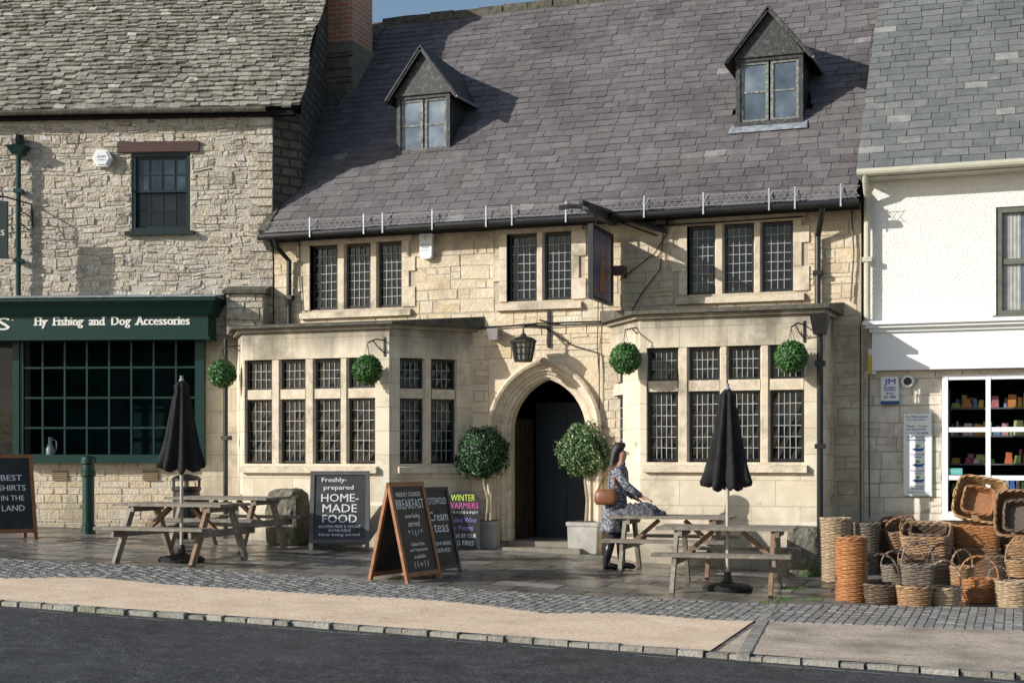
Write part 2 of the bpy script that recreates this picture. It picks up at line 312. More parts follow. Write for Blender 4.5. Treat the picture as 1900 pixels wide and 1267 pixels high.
def stones(mb,x0,x1,z0,z1,holes,y,rh,ln,pr=.025,jj=.004,gg=(.002,.006),split=.25,smin=.11):
    zs=sorted(set([z0,z1]+[cl(h[i],z0,z1) for h in holes for i in (2,3)]))
    for c,d in zip(zs,zs[1:]):
        if d-c<.015: continue
        n=max(1,round((d-c)/rh)); cuts=[c+(d-c)*(i+(R.uniform(-.33,.33) if 0<i<n else 0))/n for i in range(n+1)]
        for p,q in zip(cuts,cuts[1:]):
            x=x0-R.random()*ln
            while x<x1:
                w=ln*R.uniform(.4,1.8); a,b=max(x,x0),min(x+w,x1); x+=w
                seg=[(a,b)]
                for h in holes:
                    if h[2]<(p+q)/2<h[3]:
                        ns=[]
                        for s0,s1 in seg:
                            if s1<=h[0] or s0>=h[1]: ns.append((s0,s1))
                            else:
                                if s0<h[0]: ns.append((s0,h[0]))
                                if s1>h[1]: ns.append((h[1],s1))
                        seg=ns
                for s0,s1 in seg:
                    if s1-s0>.03:
                        if (q-p)>smin and (s1-s0)<.5 and R.random()<split:
                            mm=p+(q-p)*R.uniform(.35,.65); stone(mb,s0,s1,p,mm,y,pr,jj,gg)
                            if s1-s0>.25 and R.random()<.6: xm=s0+(s1-s0)*R.uniform(.35,.65); stone(mb,s0,xm,mm,q,y,pr,jj,gg); stone(mb,xm,s1,mm,q,y,pr,jj,gg)
                            else: stone(mb,s0,s1,mm,q,y,pr,jj,gg)
                        else: stone(mb,s0,s1,p,q,y,pr,jj,gg)
def tiles(mb,x0,x1,y0,z0,pitch,length,row,wid,th=.012,skip=None,jit=.004,odd=.04):
    c,s=math.cos(pitch),math.sin(pitch)
    def pt(x,t,n): 
        n+=.018*mathutils.noise.noise(Vector((x*.6,t*.6,z0)))
        return (x,y0+t*c-n*s,z0+t*s+n*c)
    k=0; t=0
    while t<length:
        xa=x0(t) if callable(x0) else x0; xb=x1(t) if callable(x1) else x1
        x=xa-(wid/2 if k%2 else 0)+R.uniform(-.02,.02)
        rw=row if not callable(row) else row(t)
        while x<xb:
            w=wid*R.uniform(.78,1.22); a,b=max(x,xa),min(x+w,xb); x+=w
            if b-a<.03 or (skip and skip((a+b)/2,t)): continue
            v=R.random(); mb.col=(v*.75 if R.random()>odd else 1.25,0,0)
            j=lambda:R.uniform(-jit,jit)
            dt=R.uniform(-jit,jit)*2.5; n0=th*R.uniform(.8,1.5)
            p=[pt(a+.004+j()*.4,t-.01+dt+j(),n0+j()*.3),pt(b-.004+j()*.4,t-.01+dt+j(),n0+j()*.3),pt(b-.004,t+rw*1.15,.003),pt(a+.004,t+rw*1.15,.003)]
            q=[pt(a+.004,t-.01+dt,-.004),pt(b-.004,t-.01+dt,-.004)]
            i=[mb.V(u) for u in p]; l=[mb.V(u) for u in q]
            mb.face(i); mb.face([l[0],l[1],i[1],i[0]]); mb.face([l[0],i[0],i[3]]); mb.face([l[1],i[2],i[1]])
        t+=rw; k+=1
# ---------------------------------------------------------------- windows
def mullioned(Fr,PF,par,lights,tiers,rows,cols,y=.10,surround=.11,sill=True):
    T=Fr.T(PF); cpx=(lights[0][0]+lights[-1][1])/2
    xs=[(Fr.x(a,y),Fr.x(b,y)) for a,b in lights]
    zs=[(Fr.z(cpx,b,y),Fr.z(cpx,a,y)) for a,b in tiers]
    X0,X1,Z0,Z1=xs[0][0]-.015,xs[-1][1]+.015,zs[-1][0]-.015,zs[0][1]+.015
    mb=MB(T)
    for (a,b),(c,d) in zip(xs,xs[1:]):
        mb.rc(); mb.hexa([(b,.055,Z0),(b+.022,.012,Z0),(c-.022,.012,Z0),(c,.055,Z0),(b,.055,Z1),(b+.022,.012,Z1),(c-.022,.012,Z1),(c,.055,Z1)]); mb.box(b,c,.055,.2,Z0,Z1)
    for (a,b),(c,d) in zip(zs,zs[1:]):
        for (p,q) in xs: mb.rc(); mb.box(p-.001,q+.001,.030,.2,d,a)
    if surround:
        s=surround; z=Z0; k=0
        while z<Z1:
            hh=min(R.uniform(.2,.34),Z1-z); 
            if Z1-z-hh<.08: hh=Z1-z
            mb.rc(); mb.box(X0-s-(.10 if k%2 else 0),X0,-.026,.2,z+.002,z+hh-.002); mb.rc(); mb.box(X1,X1+s+(.0 if k%2 else .10),-.026,.2,z+.002,z+hh-.002); z+=hh; k+=1
        mb.rc(); mb.box(X0-s-.05,X1+s+.05,-.029,.2,Z1+.002,Z1+s+.03)
    if sill: mb.rc(); mb.hexa([(X0-surround-.04,-.07,Z0-.13),(X1+surround+.04,-.07,Z0-.13),(X1+surround+.04,.2,Z0-.13),(X0-surround-.04,.2,Z0-.13),
                      (X0-surround-.04,-.07,Z0-.05),(X1+surround+.04,-.07,Z0-.05),(X1+surround+.04,.12,Z0),(X0-surround-.04,.12,Z0)])
    w=mb.build('window',m['trim'],par)
    for (p,q) in xs:
        for ti,(c,d) in enumerate(zs):
            fb=MB(T); fw=.030; t=.022
            fb.box(p,p+fw,y-t,y+t,c,d);fb.box(q-fw,q,y-t,y+t,c,d);fb.box(p+fw,q-fw,y-t,y+t,c,c+fw);fb.box(p+fw,q-fw,y-t,y+t,d-fw,d)
            fb.mi=1; nc,nr=cols,rows[ti]; bw=.0048
            for i in range(1,nc):
                x=p+fw+(q-p-2*fw)*i/nc; e=R.uniform(-.004,.004); fb.beam((x+e,y,c+fw),(x-e,y,d-fw),bw*2,.012,(0,1,0))
            for i in range(1,nr):
                z=c+fw+(d-c-2*fw)*i/nr; e=R.uniform(-.004,.004); fb.beam((p+fw,y-.002,z+e),(q-fw,y-.002,z-e),.012,bw*2,(0,0,1))
            fb.build('casement',[m['black'],m['lead']],w)
            pb=MB(T); tone=R.random()
            for i in range(nc):
                for k in range(nr):
                    xa,xb=p+fw+(q-p-2*fw)*i/nc,p+fw+(q-p-2*fw)*(i+1)/nc; za,zb=c+fw+(d-c-2*fw)*k/nr,c+fw+(d-c-2*fw)*(k+1)/nr
                    pb.col=(cl(tone*.6+R.uniform(-.2,.4),0,1),0,0); j=lambda:y+.012+R.uniform(-.003,.003)
                    pb.quad((xa,j(),za),(xb,j(),za),(xb,j(),zb),(xa,j(),zb))
            pb.build('pane',m['pane'],w)
    return (X0,X1,Z0,Z1)
def gridwin(mb,pb,x0,x1,z0,z1,y,nc,nr,fw,bw,d=.03):
    mb.box(x0,x0+fw,y-d,y+d,z0,z1);mb.box(x1-fw,x1,y-d,y+d,z0,z1);mb.box(x0+fw,x1-fw,y-d,y+d,z0,z0+fw);mb.box(x0+fw,x1-fw,y-d,y+d,z1-fw,z1)
    for i in range(1,nc):
        x=x0+(x1-x0)*i/nc; mb.box(x-bw/2,x+bw/2,y-d*.7,y+d*.7,z0+fw,z1-fw)
    for i in range(1,nr):
        z=z0+(z1-z0)*i/nr; mb.box(x0+fw,x1-fw,y-d*.6,y+d*.6,z-bw/2,z+bw/2)
    if pb is not None:
        for i in range(nc):
            for k in range(nr):
                pb.rc(); j=lambda:y+R.uniform(-.002,.002)
                xa,xb=x0+(x1-x0)*i/nc,x0+(x1-x0)*(i+1)/nc; za,zb=z0+(z1-z0)*k/nr,z0+(z1-z0)*(k+1)/nr
                pb.quad((xa,j(),za),(xb,j(),za),(xb,j(),zb),(xa,j(),zb))
# ================================================================ SETTING
mb=MB()
N_=24
def gclamp(x,y): return -.034*cl(x,-60,40)+.012*(cl(y,-30,12)+8)-.2
for i in range(N_):
    for k in range(N_):
        def q(u): 
            t=u/N_*2-1; return 400*t*abs(t)
        a,b,c,d=q(i),q(i+1),q(k),q(k+1)
        mb.quad((a,c,gclamp(a,c)),(b,c,gclamp(b,c)),(b,d,gclamp(b,d)),(a,d,gclamp(a,d)))
tag(mb.build('ground',m['earth']),kind='structure')
K0=G(0,1114); K1=G(1900,1251)
ks=(K1[1]-K0[1])/(K1[0]-K0[0])
def ky(x): return K0[1]+ks*(x-K0[0])+.03*math.sin(x*.9)
def sheet(name,mat,ptsA,ptsB,dz):
    mb=MB()
    for (a,b),(c,d) in zip(zip(ptsA,ptsB),zip(ptsA[1:],ptsB[1:])):
        mb.quad(*[(p[0],p[1],gz(p[0],p[1])+dz) for p in (b,d,c,a)])
    return tag(mb.build(name,mat),kind='structure')
xs_=[-45+i*.5 for i in range(165)]
sheet('road',m['asphalt'],[(x,ky(x)) for x in xs_],[(x,-30) for x in xs_],-.035)
sheet('paving',m['flag'],[(x,3.0) for x in xs_],[(x,ky(x)+.02) for x in xs_],0)
mb=MB(); x=-30
while x<20:
    w=R.uniform(.10,.30); y=ky(x); mb.rc(); z=gz(x,y); h=.006+R.uniform(-.008,.006)
    y0,y1=y-.04+R.uniform(-.014,.014),y+.035+R.uniform(-.012,.012); a,b=x+.001,x+w-.001
    mb.hexa([(a,y0-.006,z-.12),(b,y0-.006,z-.12),(b,y1,z-.12),(a,y1,z-.12),(a+R.uniform(.002,.012),y0+R.uniform(.0,.015),z+h-.006),(b-R.uniform(.002,.012),y0+R.uniform(.0,.015),z+h-.006),(b-R.uniform(.002,.008),y1-.006,z+h),(a+R.uniform(.002,.008),y1-.006,z+h)]); x+=w
tag(mb.build('kerb',m['kerb']),kind='structure')
mb=MB(); x=-30
while x<20:
    if R.random()<.5 and x>-9:
        y=ky(x)-.20; mb.quad(*[(a,b,gz(a,b)-.031) for a,b in ((x,y-.014),(x+.3,y-.014),(x+.3,y+.010),(x,y+.010))])
    x+=.32
tag(mb.build('road_marking',P('worn_white_marking',(.26,.26,.25),.9)),kind='structure')
up=[G(*p)[:2] for p in ((-300,1028),(0,1037),(160,1045),(400,1057),(640,1076),(900,1096),(1100,1107),(1430,1121),(1900,1128),(2300,1134))]
lo=[G(*p)[:2] for p in ((-300,1060),(0,1074),(150,1070),(300,1085),(600,1104),(760,1112),(900,1124),(1000,1139),(1130,1137),(1300,1150),(1400,1153),(1900,1172),(2300,1178))]
def interp(pl,x):
    for a,b in zip(pl,pl[1:]):
        if a[0]<=x<=b[0]: return a[1]+(b[1]-a[1])*(x-a[0])/(b[0]-a[0])
    return pl[0][1] if x<pl[0][0] else pl[-1][1]
mb=MB(); x=-16; ci=0
xe=G(1425,1135)[0]
while x<3:
    w=R.uniform(.078,.095); A,B=interp(up,x),interp(lo,x); off=(ci%2)*.5; ci+=1
    n=max(3,int((A-B)/.13))
    for i in range(-1,n+1):
        y0=max(B,B+(A-B)*(i+off)/n); y1=min(A,B+(A-B)*(i+1+off)/n)
        if y1-y0<.04: continue
        z=gz(x,(y0+y1)/2); mb.rc(); h=.013+R.uniform(-.003,.003); g=.002
        j=lambda:R.uniform(-.003,.003)
        bs=[(x+g,y0+g),(x+w-g,y0+g),(x+w-g,y1-g),(x+g,y1-g)]
        cx,cy=x+w/2,(y0+y1)/2
        ia=[mb.V((p,q_,z+.006)) for p,q_ in bs]; ib=[mb.V((cx+(p-cx)*.88+j(),cy+(q_-cy)*.92+j(),z+h+j()*.5)) for p,q_ in bs]; mb.face(ib)
        for k in range(4): mb.face([ia[k],ia[(k+1)%4],ib[(k+1)%4],ib[k]])
    x+=w
tag(mb.build('cobbles',m['sett']),kind='structure')
xx=[-16+i*.4 for i in range(48)]
sheet('cobble_bed',P('sett_joint',(.09,.083,.07),.95),[(x,interp(up,x)) for x in xx],[(x,interp(lo,x)) for x in xx],.005)
xl=[-30,-22,-16]+[x for x in xx if -16<x<xe]+[xe]
sheet('gravel_strip',m['resin'],[(x,interp(lo,x)) for x in xl],[(x,ky(x)+.03) for x in xl],.009)
xr=[xe+.06,xe+.4,xe+.8]+[x for x in xx if x>xe+.9]+[8,16]
sheet('gravel_pavement',m['resin2'],[(x,interp(lo,x)) for x in xr],[(x,ky(x)+.03) for x in xr],.009)
e0=G(1432,1124); e1=G(1378,1217); mb=MB()
for i in range(11):
    a=Vector(e0).lerp(Vector(e1),i/11+.003); b=Vector(e0).lerp(Vector(e1),(i+1)/11-.003); mb.rc(); mb.beam(a+Vector((0,0,-.035)),b+Vector((0,0,-.035)),.10,.10+R.uniform(-.006,.006))
tag(mb.build('edging_stones',m['kerb']),kind='structure')
mb=MB()
def tuft(x,y,n,sp,h):
    for i in range(n):
        a=R.uniform(0,2*PI); r=sp*math.sqrt(R.random()); px_,py_=x+r*math.cos(a),y+r*math.sin(a)*.6; z=gz(px_,py_); hh=h*R.uniform(.4,1.2); w=.005; dx,dy=R.uniform(-.7,.7)*hh,R.uniform(-.7,.7)*hh
        mb.rc(); mb.face([mb.V((px_-w,py_,z)),mb.V((px_+w,py_,z)),mb.V((px_+dx,py_+dy,z+hh))])
for px,py,n,sp,h in ((1505,1068,170,.13,.05),(1470,1092,90,.14,.04),(1455,1112,60,.12,.035),(1430,1118,40,.12,.03),(1510,1112,40,.12,.03),(150,1131,25,.3,.025),(190,1138,20,.2,.025),(420,1152,14,.2,.025),(700,1172,10,.2,.02)):
    g=G(px,py); tuft(g[0],g[1],n,sp,h)
tag(mb.build('weeds',m['grass']),'green grass and weeds growing in the paving cracks and kerb joints','weeds',kind='stuff')
mb=MB()
for i in range(90):
    g=G(R.uniform(20,1880),R.uniform(1040,1160)); a=R.uniform(0,6.28); s=R.uniform(.012,.025); z=g[2]+.026; c_,s_=math.cos(a)*s,math.sin(a)*s; mb.rc()
    mb.quad((g[0]-c_,g[1]-s_,z),(g[0]+s_*.6,g[1]-c_*.6,z+.004),(g[0]+c_,g[1]+s_,z+.008),(g[0]-s_*.6,g[1]+c_*.6,z+.003))
tag(mb.build('fallen_leaves',M('dry_leaves',[(.12,.05,.015),(.30,.15,.04),(.35,.25,.08)],mix=.1,bump=0)),'small dry leaves scattered over the paving','fallen leaves',kind='stuff')
# ================================================================ PUB
OX=-6.0
FP=F(OX,0,0)
pub=root('pub_building','honey stone pub with dark slate roof, two dormers, mullioned bays and pointed arch doorway','building',(OX,0,0))
xl0=-10.57-OX; xr0=-1.957-OX
H=[]
H.append(mullioned(FP,FP,pub,[(583,629),(645,690),(705,750)],[(455,572)],[7],4))
H.append(mullioned(FP,FP,pub,[(947,998),(1012,1063)],[(435,557)],[7],4))
H.append(mullioned(FP,FP,pub,[(1280,1328),(1345,1400),(1415,1472)],[(418,543)],[7],4))
cx=(FP.x(942)+FP.x(1082))/2; dw=(FP.x(1082)-FP.x(942))/2; zap=FP.z(1013,702); zsp=FP.z(1013,800)
ow=(FP.x(1108)-FP.x(897))/2; ozap=FP.z(1013,664)
dh=(cx-ow,cx+ow,-.3,ozap)
EXH=[(h[0]-.19,h[1]+.19,h[2]-.13,h[3]+.14) for h in H]
mb=MB(); wall_holes(mb,xl0,xr0+.02,-.3,4.95,H+[dh],0,.2); mb.build('wall',m['mort'],pub)
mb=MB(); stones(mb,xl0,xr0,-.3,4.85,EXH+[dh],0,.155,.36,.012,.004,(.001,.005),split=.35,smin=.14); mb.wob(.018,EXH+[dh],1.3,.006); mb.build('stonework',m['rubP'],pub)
D=8.34; YR=4.02
mb=MB()
mb.quad((xl0,0,-.3),(xl0,D,-.3),(xl0,D,4.9),(xl0,0,4.9)); mb.quad((xr0+.02,0,-.3),(xr0+.02,0,4.9),(xr0+.02,D,4.9),(xr0+.02,D,-.3)); mb.quad((xl0,D,-.3),(xr0,D,-.3),(xr0,D,4.9),(xl0,D,4.9))
for x in (xl0,xr0+.02): mb.face([mb.V((x,0,4.9)),mb.V((x,D,4.9)),mb.V((x,YR,9.1))])
mb.build('side_wall',m['rubP'],pub)
def arch(w,s,a,n=14):
    h=a-s; r=(w*w+h*h)/(2*w); amax=math.acos((r-w)/r) if r>w else PI/2
    rt=[((w-r)+r*math.cos(amax*i/n), s+r*math.sin(amax*i/n)) for i in range(n+1)]
    pts=[(w,-.3)]+rt; return [(-x,z) for x,z in pts]+[(x,z) for x,z in reversed(pts[:-1])]
prof=[(ow,ozap,-.0),(ow,ozap,-.08),(ow-.035,ozap-.035,-.105),(ow-.07,ozap-.07,-.09),(ow-.085,ozap-.085,-.02),(ow-.10,ozap-.10,.0),(dw+.15,zap+.12,.0),(dw+.14,zap+.11,.045),(dw+.10,zap+.085,.035),(dw+.075,zap+.06,.075),(dw+.04,zap+.03,.08),(dw+.035,zap+.025,.115),(dw,zap,.13),(dw,zap,.30)]
mb=MB(); rings=[]
for w,a,y in prof: rings.append([mb.V((cx+x,y,z)) for x,z in arch(w,zsp,a)])
for i,(A,B) in enumerate(zip(rings,rings[1:])):
    for k in range(len(A)-1): mb.col=((k//3*.37)%1,0,0); mb.face([A[k],A[k+1],B[k+1],B[k]])
mb.build('arch_moulding',m['trim'],pub)
mb=MB(); oa=arch(ow,zsp,ozap); n=len(oa)//2
for side in (0,1):
    pts=oa[1:n+1] if side==0 else oa[n:-1]
    for p,q in zip(pts,pts[1:]): mb.quad((cx+p[0],-.004,p[1]),(cx+q[0],-.004,q[1]),(cx+q[0],-.004,ozap+.0),(cx+p[0],-.004,ozap+.0))
mb.build('spandrel',m['rubP'],pub)
zf=gz(cx+OX,0)+.12
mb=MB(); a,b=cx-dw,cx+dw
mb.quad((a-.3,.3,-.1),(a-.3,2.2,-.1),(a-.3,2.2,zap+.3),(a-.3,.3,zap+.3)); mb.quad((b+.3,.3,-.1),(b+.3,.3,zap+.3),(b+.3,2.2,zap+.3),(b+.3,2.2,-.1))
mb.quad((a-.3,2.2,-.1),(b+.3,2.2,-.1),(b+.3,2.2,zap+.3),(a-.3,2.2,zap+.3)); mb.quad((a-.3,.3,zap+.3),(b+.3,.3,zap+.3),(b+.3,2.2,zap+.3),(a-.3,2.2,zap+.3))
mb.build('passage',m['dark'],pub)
mb=MB(); mb.quad((a-.3,.0,zf),(b+.3,.0,zf),(b+.3,2.2,zf),(a-.3,2.2,zf)); mb.quad((a,.0,-.2),(b,.0,-.2),(b,.0,zf),(a,.0,zf)); mb.box(a-.05,b+.05,-.34,.0,-.2,zf-.07); mb.build('doorstep',M('worn_step_stone',[(.16,.14,.11),(.26,.23,.18)],mix=.9,rough=.7),pub)
mb=MB(); 
for i in range(5): mb.rc(); mb.beam((a-.02+.012*i,.36+i*.15,zf),(a-.02+.012*i,.36+i*.15,zap-.55),.04,.143,(0,1,0))
dl=mb.build('door',m['door'],pub); dl['label']='open brown plank door leaf folded against the left jamb'
mb=MB(); mb.box(a+.02,b-.02,1.2,1.24,zf,zf+2.0)
for c_,d_ in ((a+.12,cx-.06),(cx+.06,b-.12)):
    for z0,z1 in ((zf+.15,zf+.8),(zf+.95,zf+1.85)): mb.box(c_,d_,1.18,1.2,z0,z1)
mb.build('inner_door',P('blue_black_door',(.016,.025,.036),.5),pub)
def bay(pts,zt,faces):
    bw=MB(); pl=MB()
    for i,(p,q) in enumerate(zip(pts,pts[1:])):
        ang=math.atan2(q[1]-p[1],q[0]-p[0]); ln=math.hypot(q[0]-p[0],q[1]-p[1]); Fr=F(p[0],p[1],ang)
        holes=[]
        if faces[i]: holes=[mullioned(Fr,FP,pub,*faces[i],y=.1,surround=.0,sill=True)]
        bw.T=Fr.T(FP); wall_holes(bw,0,ln,-.3,zt,holes,0,.2)
        pl.T=Fr.T(FP); pl.box(-.02,ln+.02,-.05,-.001,-.3,gz(p[0],p[1])+.50); pl.hexa([(-.02,-.05,gz(p[0],p[1])+.5),(ln+.02,-.05,gz(p[0],p[1])+.5),(ln+.02,-.001,gz(p[0],p[1])+.5),(-.02,-.001,gz(p[0],p[1])+.5),(-.01,-.01,gz(p[0],p[1])+.55),(ln,-.01,gz(p[0],p[1])+.55),(ln,-.001,gz(p[0],p[1])+.55),(-.01,-.001,gz(p[0],p[1])+.55)])
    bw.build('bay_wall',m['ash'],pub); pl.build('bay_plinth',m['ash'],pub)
    c=[(x-OX,y) for x,y in pts]; mid=(sum(x for x,y in c)/len(c),0)
    def grow(k): return [(mid[0]+(x-mid[0])*(1+k/1.4), y-(k if y<-.01 else 0)) for x,y in c]
    s1=MB(); s1.slab(grow(.06),zt,zt+.05); s1.build('bay_cornice',m['ash'],pub)
    s1=MB(); s1.slab(grow(.13),zt+.05,lambda x,y: zt+.10+(.12*(1+y))); s1.build('bay_roof',m['coping'],pub)
zt=3.40
xA=W(450,0,-1)[0]; xB=W(722,0,-1)[0]; xC=W(878,0,0)[0]
lb=[(xA-.7,0),(xA,-1),(xB,-1),(xC,0)]
bay(lb,zt,[None,([(462,508),(525,570),(588,635),(650,700)],[(668,722),(740,858)],[3,6],4),([(738,782),(797,840)],[(668,722),(740,858)],[3,6],4),])
xD=W(1133,0,0)[0]; xE=W(1188,0,-.9)[0]; xG=W(1522,0,-.9)[0]
rb=[(xD,0),(xE,-.9),(xG,-.9),(xG+.06,0)]
bay(rb,zt+.02,[([(1145,1168)],[(655,712),(733,858)],[3,6],4),([(1205,1260),(1280,1337),(1353,1412),(1430,1492)],[(645,705),(725,855)],[3,6],5),None])
PT=math.atan(1.008); run=YR+.3; SL=run/math.cos(PT)
mb=MB()
zr=4.93+run*1.008
mb.quad((xl0-.0,-.3,4.905),(xr0,-.3,4.905),(xr0,YR,zr-.025),(xl0,YR,zr-.025)); mb.quad((xl0,YR,zr),(xr0,YR,zr),(xr0,D,4.9),(xl0,D,4.9)); mb.box(xl0,xr0,-.3,0,4.84,4.90)
mb.build('roof_deck',m['rbase'],pub)
DOR=[(FP.x(785,1.0),.47),(FP.x(1427,.97),.50)]
def skipd(x,t):
    y=-.3+t*math.cos(PT)
    for dx,w in DOR:
        if abs(x-dx)<w-.05 and 1.02<y<1.8: return True
    return False
mb=MB(); tiles(mb,xl0,xr0,-.34,4.93,PT,SL,.168,.285,.014,skipd,.006,.008); rf=mb.build('roof',m['slP'],pub)
mb=MB(); 
x=xl0
while x<xr0:
    mb.rc(); mb.box(x,x+.44,YR-.13,YR+.13,zr-.08,zr+.07,.012); x+=.45
mb.build('ridge_tiles',m['coping'],pub)
mb=MB(); c_,s_=math.cos(PT),math.sin(PT)
for i in range(16):
    t0,t1=i*SL/16,(i+1)*SL/16-.015; mb.rc(); u=R.uniform(-.015,.02)
    P_=lambda x,t,n:(x,-.3+t*c_-n*s_,4.93+t*s_+n*c_)
    xa=xl0-.08-.56*(t0/SL)
    mb.hexa([P_(xa,t0,-.3),P_(xl0+.02,t0,-.3),P_(xl0+.02,t1,-.3),P_(xa,t1,-.3),P_(xa,t0,.07+u),P_(xl0+.04+u,t0,.06+u),P_(xl0+.04,t1,.06+u),P_(xa,t1,.07+u)])
mb.build('verge_coping',m['coping'],pub)
mb=MB(); X0=-11.2-OX; X1=-10.45-OX
mb.rc(); stones(mb,X0-.05,X1+.05,7.0,8.50,[],2.35,.14,.3,.03); mb.box(X0-.05,X1+.05,2.352,3.25,6.9,8.52); mb.build('chimney_base',M('dark_weathered_stone',[(.08,.068,.055),(.18,.155,.12),(.30,.25,.19)],mix=.6,rough=.95,bump=.9,bscale=22),pub)
mb=MB(); mb.box(X0,X1,2.42,3.2,8.52,10.0); mb.box(X0-.05,X1+.05,2.37,3.25,10.0,10.1); mb.build('chimney',m['brick'],pub)
def dormer(xc,hw,zs,y0,he,ha):
    ze,za=zs+he,zs+ha
    ry=lambda z:(z-4.93)/1.008-.3
    mb=MB()
    fw=.06
    mb.box(xc-hw,xc-hw+fw,y0,y0+.12,zs-.05,ze); mb.box(xc+hw-fw,xc+hw,y0,y0+.12,zs-.05,ze); mb.box(xc-hw+fw,xc+hw-fw,y0,y0+.12,ze-.05,ze); mb.box(xc-hw-.01,xc+hw+.01,y0-.04,y0+.12,zs-.07,zs)
    mb.prism([(xc-hw-.02,ze),(xc+hw+.02,ze),(xc,za-.03)],y0-.03,y0+.1)
    for s in (-1,1):
        x=xc+s*(hw-.001); mb.face([mb.V((x,y0+.1,zs-.05)),mb.V((x,y0+.1,ze)),mb.V((x,ry(ze)+.05,ze))])
        mb.beam((xc,y0-.10,za-.005),(xc+s*(hw+.13),y0-.10,ze-.07),.03,.06,(0,0,1))
    d=mb.build('dormer',m['blackw'],pub)
    rb_=MB()
    for s in (-1,1):
        xe_=xc+s*(hw+.14); zz=ze-.08
        A=[(xc,y0-.13,za+.03),(xe_,y0-.13,zz+.015),(xe_,ry(zz)+.05,zz+.015),(xc,ry(za)+.1,za+.03)]
        rb_.hexa([(p[0],p[1],p[2]-.028) for p in A]+A)
    rb_.build('dormer_roof',m['blackw'],d)
    fl=MB(); fl.tube([(xc+hw+.15,y0-.12,ze-.09),(xc+hw+.17,ry(ze)-.1,ze-.07),(xc+hw+.30,ry(ze)+.12,ze-.02),(xc+hw+.34,ry(ze)+.12,ze+.03)],.02,6)
    fl.build('eaves_pipe',m['leadsheet'],d)
    fl=MB(); fl.hexa([(xc-hw-.08,y0-.15,zs-.17),(xc+hw+.08,y0-.15,zs-.17),(xc+hw+.08,y0+.02,zs-.05),(xc-hw-.08,y0+.02,zs-.05),(xc-hw-.06,y0-.14,zs-.15),(xc+hw+.06,y0-.14,zs-.15),(xc+hw+.06,y0,zs-.03),(xc-hw-.06,y0,zs-.03)])
    fl.build('flashing',m['leadsheet'],d)
    for a,b in ((xc-hw+fw,xc-.015),(xc+.015,xc+hw-fw)):
        wb=MB(); pb=MB(); gridwin(wb,pb,a,b,zs,ze-.05,y0+.05,1,2,.04,.025,.02); wb.build('window_frame',m['greyw'] ,d); pb.build('pane',m['paneB'],d)
    mb=MB(); mb.quad((xc-hw,y0+.3,zs),(xc+hw,y0+.3,zs),(xc+hw,y0+.3,ze),(xc-hw,y0+.3,ze)); mb.build('blind',m['dark'],d)
    return d
dormer(DOR[0][0],.44,6.28,1.0,.86,1.56)['label']='left dormer with black gable'
dormer(DOR[1][0],.47,6.32,.97,.90,1.55)['label']='right dormer with black gable'
mb=MB(); mb.tube([(xl0-.05,-.39,4.87),(xl0+3,-.39,4.882),(xl0+6,-.39,4.87),(xr0+.03,-.39,4.875)],.047,10)
mb.build('gutter',m['black'],pub)
gy=-.44
for px in (575,675,710,802,902,950,1050,1195,1305,1427,1475,1560):
    mb=MB(); x=FP.x(px,gy); mb.box(x-.010,x+.010,gy-.012,gy-.006,4.82,5.11); mb.beam((x,gy,4.95),(x,-.1,5.16),.012,.012); mb.build('guard_bracket',m['galv'],pub)
mb=MB(); x0=FP.x(493,gy);x1=FP.x(1596,gy)
for z in (4.94,5.07): mb.beam((x0,gy,z),(x1,gy,z),.006,.006)
x=x0
while x<x1-.1:
    mb.beam((x,gy,4.94),(x+.09,gy,5.07),.0035,.0035); mb.beam((x+.09,gy+.004,4.94),(x,gy+.004,5.07),.0035,.0035); x+=.09
mb.build('snow_guard',P('wire_mesh_guard',(.30,.30,.30),.7),pub)
def pipe(par,pts,r,mat,Tm=None,br=True):
    mb=MB(Tm); mb.tube(pts,r,10)
    if br:
        for p,q in zip(pts,pts[1:]):
            p,q=Vector(p),Vector(q)
            if abs(p.z-q.z)>.8:
                k=int(abs(p.z-q.z)/.9)
                for i in range(k): c=p.lerp(q,(i+.5)/k); mb.box(c.x-r-.02,c.x+r+.02,c.y-r-.008,c.y+r+.06,c.z-.03,c.z+.03)
    return mb.build('downpipe',mat,par)
xa=FP.x(541); pipe(pub,[(FP.x(512,-.35),-.38,4.84),(FP.x(520,-.2),-.3,4.72),(xa,-.08,4.55),(xa,-.08,3.45)],.038,m['black'])
xa=FP.x(1519); pipe(pub,[(xa+.1,-.38,4.84),(xa+.06,-.25,4.68),(xa,-.09,4.5),(xa,-.09,3.55)],.04,m['black'])
xa=FP.x(1522,-.97); pipe(pub,[(xa,-1.0,3.3),(xa,-1.0,.2)],.04,m['black'])
mb=MB(); mb.hexa([(xa-.07,-1.1,3.14),(xa+.07,-1.1,3.14),(xa+.07,-.92,3.14),(xa-.07,-.92,3.14),(xa-.11,-1.15,3.38),(xa+.11,-1.15,3.38),(xa+.11,-.88,3.38),(xa-.11,-.88,3.38)]); mb.build('hopper',m['black'],pub)
xa=FP.x(424,-.62); pipe(pub,[(xa,-.7,3.35),(xa,-.7,.45)],.035,m['black'])
def cab(pp,y=-.05,r=.008):
    mb=MB(); mb.tube([(FP.x(a,y),y,FP.z(a,b,y)) for a,b in pp],r,5); mb.build('cable',m['black'],pub)
cab([(1232,420),(1225,500),(1190,545),(1165,590),(1140,600),(1060,602),(1010,606),(960,604),(900,606)]); cab([(1612,690),(1612,800),(1613,960)]); cab([(1580,390),(1584,470),(1578,560)],r=.012); cab([(1010,606),(1060,640),(1112,655),(1112,760)])
